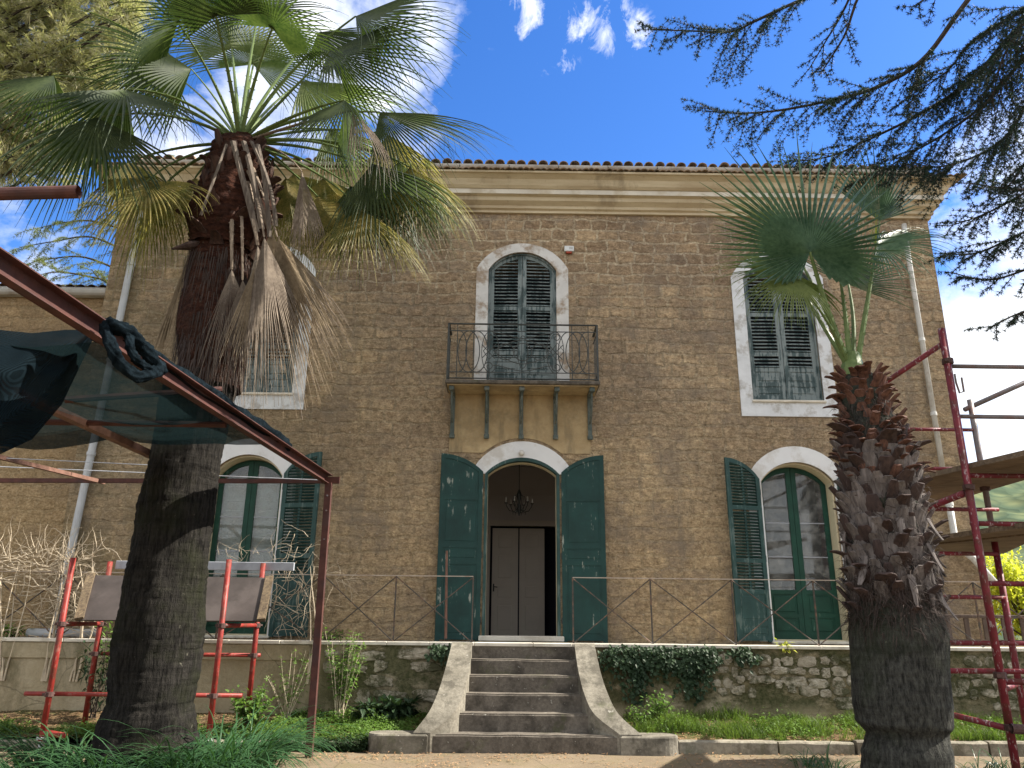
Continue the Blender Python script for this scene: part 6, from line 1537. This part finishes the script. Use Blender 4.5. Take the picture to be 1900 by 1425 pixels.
# strap leaved plants round the palm base
def strap_clump(cx, cy, r_, n, h, seed, label, mat='strap', lw=.02, group='strap leaved plants around the big palm base', z0=0.0):
    rng = random.Random(seed); b = MB()
    for k in range(n):
        a = rng.uniform(0, 2 * pi); rr = r_ * rng.random() ** .5; p = Vector((cx + cos(a) * rr, cy + sin(a) * rr, z0 - .02)); a2 = a + rng.uniform(-.9, .9); d = Vector((cos(a2) * .45, sin(a2) * .45, 1)).normalized(); L_ = h * rng.uniform(.75, 1.5); w_ = lw * rng.uniform(.7, 1.25); ns = 9
        out_ = Vector((cos(a2), sin(a2), 0)); sd_ = Vector((-sin(a2), cos(a2), 0)); vs = []; st_ = L_ / ns; bend = rng.uniform(.10, .34); 
        for i in range(ns + 1):
            t = i / ns; ww = w_ * (1 - t ** 3) * (.6 + .4 * min(1, t * 4)); nn_ = d.cross(sd_)
            vs += [p - sd_ * ww / 2, p + nn_ * ww * .22, p + sd_ * ww / 2]
            d = (d + out_ * bend * (.3 + t) * .9 + Vector((0, 0, -bend * (.2 + 1.9 * t)))).normalized(); p = p + d * st_
            if p.z < z0 + .02: p.z = z0 + .02
        b.add(vs, [(3 * i + k_, 3 * i + k_ + 1, 3 * i + k_ + 4, 3 * i + k_ + 3) for i in range(ns) for k_ in (0, 1)])
    o = b.build('strap_leaf_plant', M[mat], None, fixn=False, loc=(cx, cy, z0)); setp(o, label, 'plant', group); return o
def gx(px_, py_): v = PZ(px_, py_, 0); return v.x, v.y
for i, (px_, Y, r_, n, h, lab) in enumerate([(150, 8.9, .42, 260, .78, 'strap leaved clump at the left foot of the big palm trunk'), (235, 8.25, .42, 280, .72, 'strap leaved clump in front of the left half of the big palm trunk'), (325, 8.15, .42, 280, .72, 'strap leaved clump directly in front of the big palm trunk'),
        (410, 8.5, .42, 280, .82, 'strap leaved clump at the right foot of the big palm trunk'), (450, 9.1, .42, 240, .88, 'strap leaved clump furthest right of the big palm trunk, by the corner post'), (110, 8.3, .36, 200, .55, 'strap leaved clump nearest the bottom left corner below the trestle foot')]):
    strap_clump(P(px_, 1300, Y).x, Y, r_, n, h, 60 + i, lab)
for i, (px_, Y, h, lab) in enumerate([(1530, 9.4, .42, 'wispy grass tuft left of the right palm trunk foot'), (1800, 9.2, .42, 'wispy grass tuft right of the right palm trunk foot'), (1855, 9.6, .36, 'wispy grass tuft under the wine red scaffold upright'), (1490, 9.9, .3, 'small wispy grass tuft on the path before the right kerb')]):
    strap_clump(P(px_, 1300, Y).x, Y, .16, 46, h, 80 + i, lab, 'strap', .011, 'grass tufts at the right palm foot')

# grass and ground cover on the beds
def carpet(name, x0, x1, y0, y1, n, h, mat, seed, w_=.007, thr=-.2, zf=bedz, lean=.4, clover=False):
    rng = random.Random(seed); b = MB()
    for k in range(n):
        x, y = rng.uniform(x0, x1), rng.uniform(y0, y1); dn = noise.noise(Vector((x * 1.4, y * 2.4, seed))) + .5 * noise.noise(Vector((x * 5, y * 6, seed)))
        if dn < thr + rng.uniform(-.25, .25): continue
        p = Vector((x, y, zf(x, y) - .01)); hh = h * rng.uniform(.3, 1.25) * max(.3, 1 + 1.3 * dn)
        if clover:
            p.z += hh * rng.random(); d = Vector((rng.uniform(-1, 1), rng.uniform(-1, 1), rng.uniform(-.2, .7))).normalized(); leaf(b, p, d, Vector((0, 0, 1)), w_ * 1.7, w_, rng)
        else:
            a = rng.uniform(0, 2 * pi); s_ = Vector((cos(a), sin(a), 0)) * w_ / 2; l_ = Vector((rng.uniform(-lean, lean), rng.uniform(-lean, lean), 1)) * hh; md = p + l_ * .55; e = p + l_ + Vector((l_.x, l_.y, -.15 * hh)) * .7
            b.add([p - s_, p + s_, md + s_ * .7, md - s_ * .7, e], [(0, 1, 2, 3), (3, 2, 4)])
    o = b.build(name, M[mat], None, fixn=False); setp(o, kind='stuff'); return o
o = carpet('grass', 1.75, 9.5, 10.98, 12.18, 34000, .14, 'grass', 1, .008, -.12); setp(o, 'bright green grass growing on the right flower bed below the rubble wall', 'grass')
o = carpet('weeds', 1.9, 9.5, 11.0, 12.15, 9000, .14, 'leafgreen', 12, .024, .05, clover=True); setp(o, 'broad leaved weeds mixed through the grass of the right bed', 'weeds')
o = carpet('ground_cover', -3.2, -1.0, 10.95, 12.15, 16000, .10, 'leafgreen', 2, .022, -.45, clover=True); setp(o, 'low mossy green ground cover left of the stairs', 'ground cover')
o = carpet('ground_cover', -9.5, -3.2, 10.95, 11.5, 22000, .10, 'leafgreen', 3, .022, -.15, clover=True); setp(o, 'low green ground cover along the left bed behind the palm', 'ground cover')
# overhanging cushion in front of the left bed
o = carpet('ground_cover', -3.2, -1.72, 10.72, 10.98, 7000, .13, 'ivy', 6, .024, -.8, zf=lambda x, y: .0, clover=True); setp(o, 'dark hedge like green edge spilling over the left kerb beside the stairs', 'ground cover')
def litter(name, x0, x1, y0, y1, n, zf, seed, label, clust=.1):
    rng = random.Random(seed); b = MB()
    for k in range(n):
        x, y = rng.uniform(x0, x1), rng.uniform(y0, y1)
        if noise.noise(Vector((x * .9, y * 1.5, seed))) < clust + rng.uniform(-.3, .3): continue
        leaf(b, Vector((x, y, zf(x, y) + .012)), Vector((rng.uniform(-1, 1), rng.uniform(-1, 1), rng.uniform(0, .3))), Vector((0, 0, 1)), rng.uniform(.02, .06), rng.uniform(.008, .025), rng)
    o = b.build(name, M['litter'], None, fixn=False); setp(o, label, 'leaf litter', kind='stuff')
litter('leaf_litter', -9, -1.2, 11.0, 12.2, 4200, bedz, 4, 'brown fallen leaves scattered on the left bed', -.15)
litter('leaf_litter', 1.8, 9, 11.0, 12.15, 3500, bedz, 14, 'brown fallen leaves between the grass of the right bed', -.1)
litter('leaf_litter', -5, 6, 8.8, 10.85, 4200, lambda x, y: .005, 5, 'brown fallen leaves scattered on the path', -.05)
litter('leaf_litter', -8, -1.6, 12.15, 13.1, 1400, lambda x, y: TZ + .002, 8, 'dry leaves on the terrace left of the door', -.1)

# bare climber over the left railing
vine = thing('bare_climber', (-5.5, TY + .05, .3), 'tangled pale bare climber stems growing over the left end of the terrace railing', 'climber')
rng = random.Random(44); b = MB()
def wander(p, d, n, st_, r0, grav=0.0, curl=.35):
    pts = [Vector(p)]; d = Vector(d).normalized(); kx = Vector((rng.uniform(-1, 1), rng.uniform(-.4, .4), rng.uniform(-1, 1))) * curl * .4
    for i in range(n):
        d = (d + kx + Vector((rng.uniform(-curl, curl), rng.uniform(-curl, curl) * .5, rng.uniform(-curl, curl) + grav))).normalized(); 
        if rng.random() < .15: kx = -kx
        pts.append(pts[-1] + d * st_)
    b.tube(pts, [r0 * (1 - .75 * i / n) for i in range(n + 1)], 5, cap=False); return pts
def vsrc(px_, py_, dy=0): return P(px_, py_, TY + .08 + dy)
for k in range(70):
    p = vsrc(rng.uniform(-120, 160), rng.gauss(1060, 18), rng.uniform(-.12, .12)); wander(p, (rng.uniform(-1, 1), 0, rng.uniform(-.3, .3)), rng.randint(8, 18), .055, rng.uniform(.006, .013))
for k in range(130):
    p = vsrc(*( (rng.gauss(135, 26), rng.gauss(1052, 22)) if rng.random() < .6 else (rng.uniform(-60, 120), rng.gauss(1040, 16))), rng.uniform(-.12, .12)); wander(p, (rng.uniform(-1, 1), 0, rng.uniform(-.6, 1.3)), rng.randint(5, 13), .042, rng.uniform(.003, .007))
for k in range(22):
    p = vsrc(rng.uniform(-20, 160), 1035); wander(p, (rng.uniform(-.5, .7), 0, 1), rng.randint(7, 14), .05, .006, .03, .3)
for k in range(75):
    p = vsrc(rng.uniform(100, 165), rng.uniform(1070, 1150), rng.uniform(-.1, .1)); wander(p, (rng.uniform(-1, 1), 0, rng.uniform(-1, .6)), rng.randint(5, 12), .042, rng.uniform(.004, .008))
for k in range(30):
    p = vsrc(rng.uniform(-40, 160), rng.uniform(1080, 1185)); wander(p, (1, 0, rng.uniform(-.2, .2)), rng.randint(9, 18), .06, rng.uniform(.003, .007), -.02, .22)
for (x, h) in ((P(150, 1185, TY).x, 1.2), (P(20, 1185, TY).x, 1.1), (P(100, 1185, TY).x, 1.1)):
    for q in range(4): wander((x + rng.uniform(-.06, .06), TY - .03, TZ - .6), (0, .05, 1), 18, .095, .016, .12, .09)
b.build('stems', M['twig'], vine, fixn=False)
vine2 = thing('bare_climber', (P(578, 1185, TY).x, TY + .05, .3), 'smaller pale bare climber twining round the railing beside the rusty corner post', 'climber'); b = MB()
for k in range(62):
    p = vsrc(rng.gauss(555, 26), rng.gauss(1062, 34)); wander(p, (rng.uniform(-1, 1), 0, rng.uniform(-1, .6)), rng.randint(5, 12), .05, rng.uniform(.003, .007))
for k in range(34):
    p = vsrc(rng.uniform(500, 590), rng.uniform(1080, 1180)); wander(p, (rng.uniform(-1, 1), 0, rng.uniform(-1, .6)), rng.randint(6, 12), .055, rng.uniform(.003, .006), 0, .3)
for k in range(20):
    p = vsrc(rng.gauss(440, 20), rng.uniform(1020, 1050)); wander(p, (rng.uniform(-1, 1), 0, rng.uniform(.0, 1)), rng.randint(4, 8), .04, .004)
for k in range(14):
    p = vsrc(rng.uniform(600, 650), 1075); wander(p, (rng.uniform(.2, 1), 0, rng.uniform(-.6, .4)), rng.randint(5, 10), .05, .0035, -.03)
for q in range(4): wander((P(578, 1185, TY).x + rng.uniform(-.06, .06), TY - .03, TZ - .6), (0, .05, 1), 18, .095, .016, .12, .09)
b.build('stems', M['twig'], vine2, fixn=False)

# wooden fence and yellow bush beyond the terrace on the right
wf = thing('wooden_fence', (P(1840, 1200, F + .1).x, F + .1, TZ), 'low brown wooden picket fence behind the scaffold tower', 'fence'); Yf = F + .12
xa, xb = P(1745, 1170, Yf - .5).x, P(1990, 1170, Yf - .5).x; Yf = F - .38; zt = P(1800, 1143, Yf).z
b = MB(); b.bbox(xa, Yf - .03, zt - .03, xb, Yf + .05, zt + .02, .006); b.build('rail', M['fence'], wf); b = MB(); b.bbox(xa, Yf - .02, TZ + .06, xb, Yf + .03, TZ + .11, .006); b.build('rail', M['fence'], wf)
x = xa + .1
while x < xb:
    b = MB(); b.bbox(x, Yf - .015, TZ + .112, x + .075, Yf + .02, zt - .032, .005); b.build('picket', M['fence'], wf); x += .30
def blob_tree(name, loc, h, rad_, n, ll, mat, label, seed, cat='tree'):
    rng = random.Random(seed); t = thing(name, loc, label, cat); L0 = Vector(loc); lb, sb = MB(), MB(); sb.tube([L0, L0 + Vector((0, 0, h * .5))], [.09, .05], 8)
    cs = []
    for k in range(22):
        d = Vector((rng.gauss(0, 1), rng.gauss(0, 1), rng.gauss(0, 1))).normalized() * rad_ * rng.uniform(.3, .95); c = L0 + Vector((0, 0, h - rad_)) + Vector((d.x, d.y, d.z * .8)); cs.append(c); sb.tube([L0 + Vector((0, 0, h * .4)), c], [.03, .006], 5)
    for k in range(n):
        c = cs[rng.randrange(len(cs))] + Vector((rng.gauss(0, 1), rng.gauss(0, 1), rng.gauss(0, 1))) * rad_ * .17; leaf(lb, c, Vector((rng.uniform(-1, 1), rng.uniform(-1, 1), rng.uniform(-1, .5))), Vector((0, 0, 1)), ll, ll * .6, rng)
    lb.build('crown', M[mat], t, fixn=False); sb.build('trunk', M['bark'], t, fixn=False)
blob_tree('acacia_bush', (P(1895, 1080, 17).x, 17, 0), 3.3, 1.2, 7000, .09, 'leafyel', 'bright yellow flowering bush behind the railing at the right edge', 71, 'bush')
blob_tree('garden_tree', (17.5, 24, 0), 4.2, 1.8, 5000, .12, 'leafgreen', 'green tree behind the yellow bush at the right edge', 72)

rng = random.Random(4)
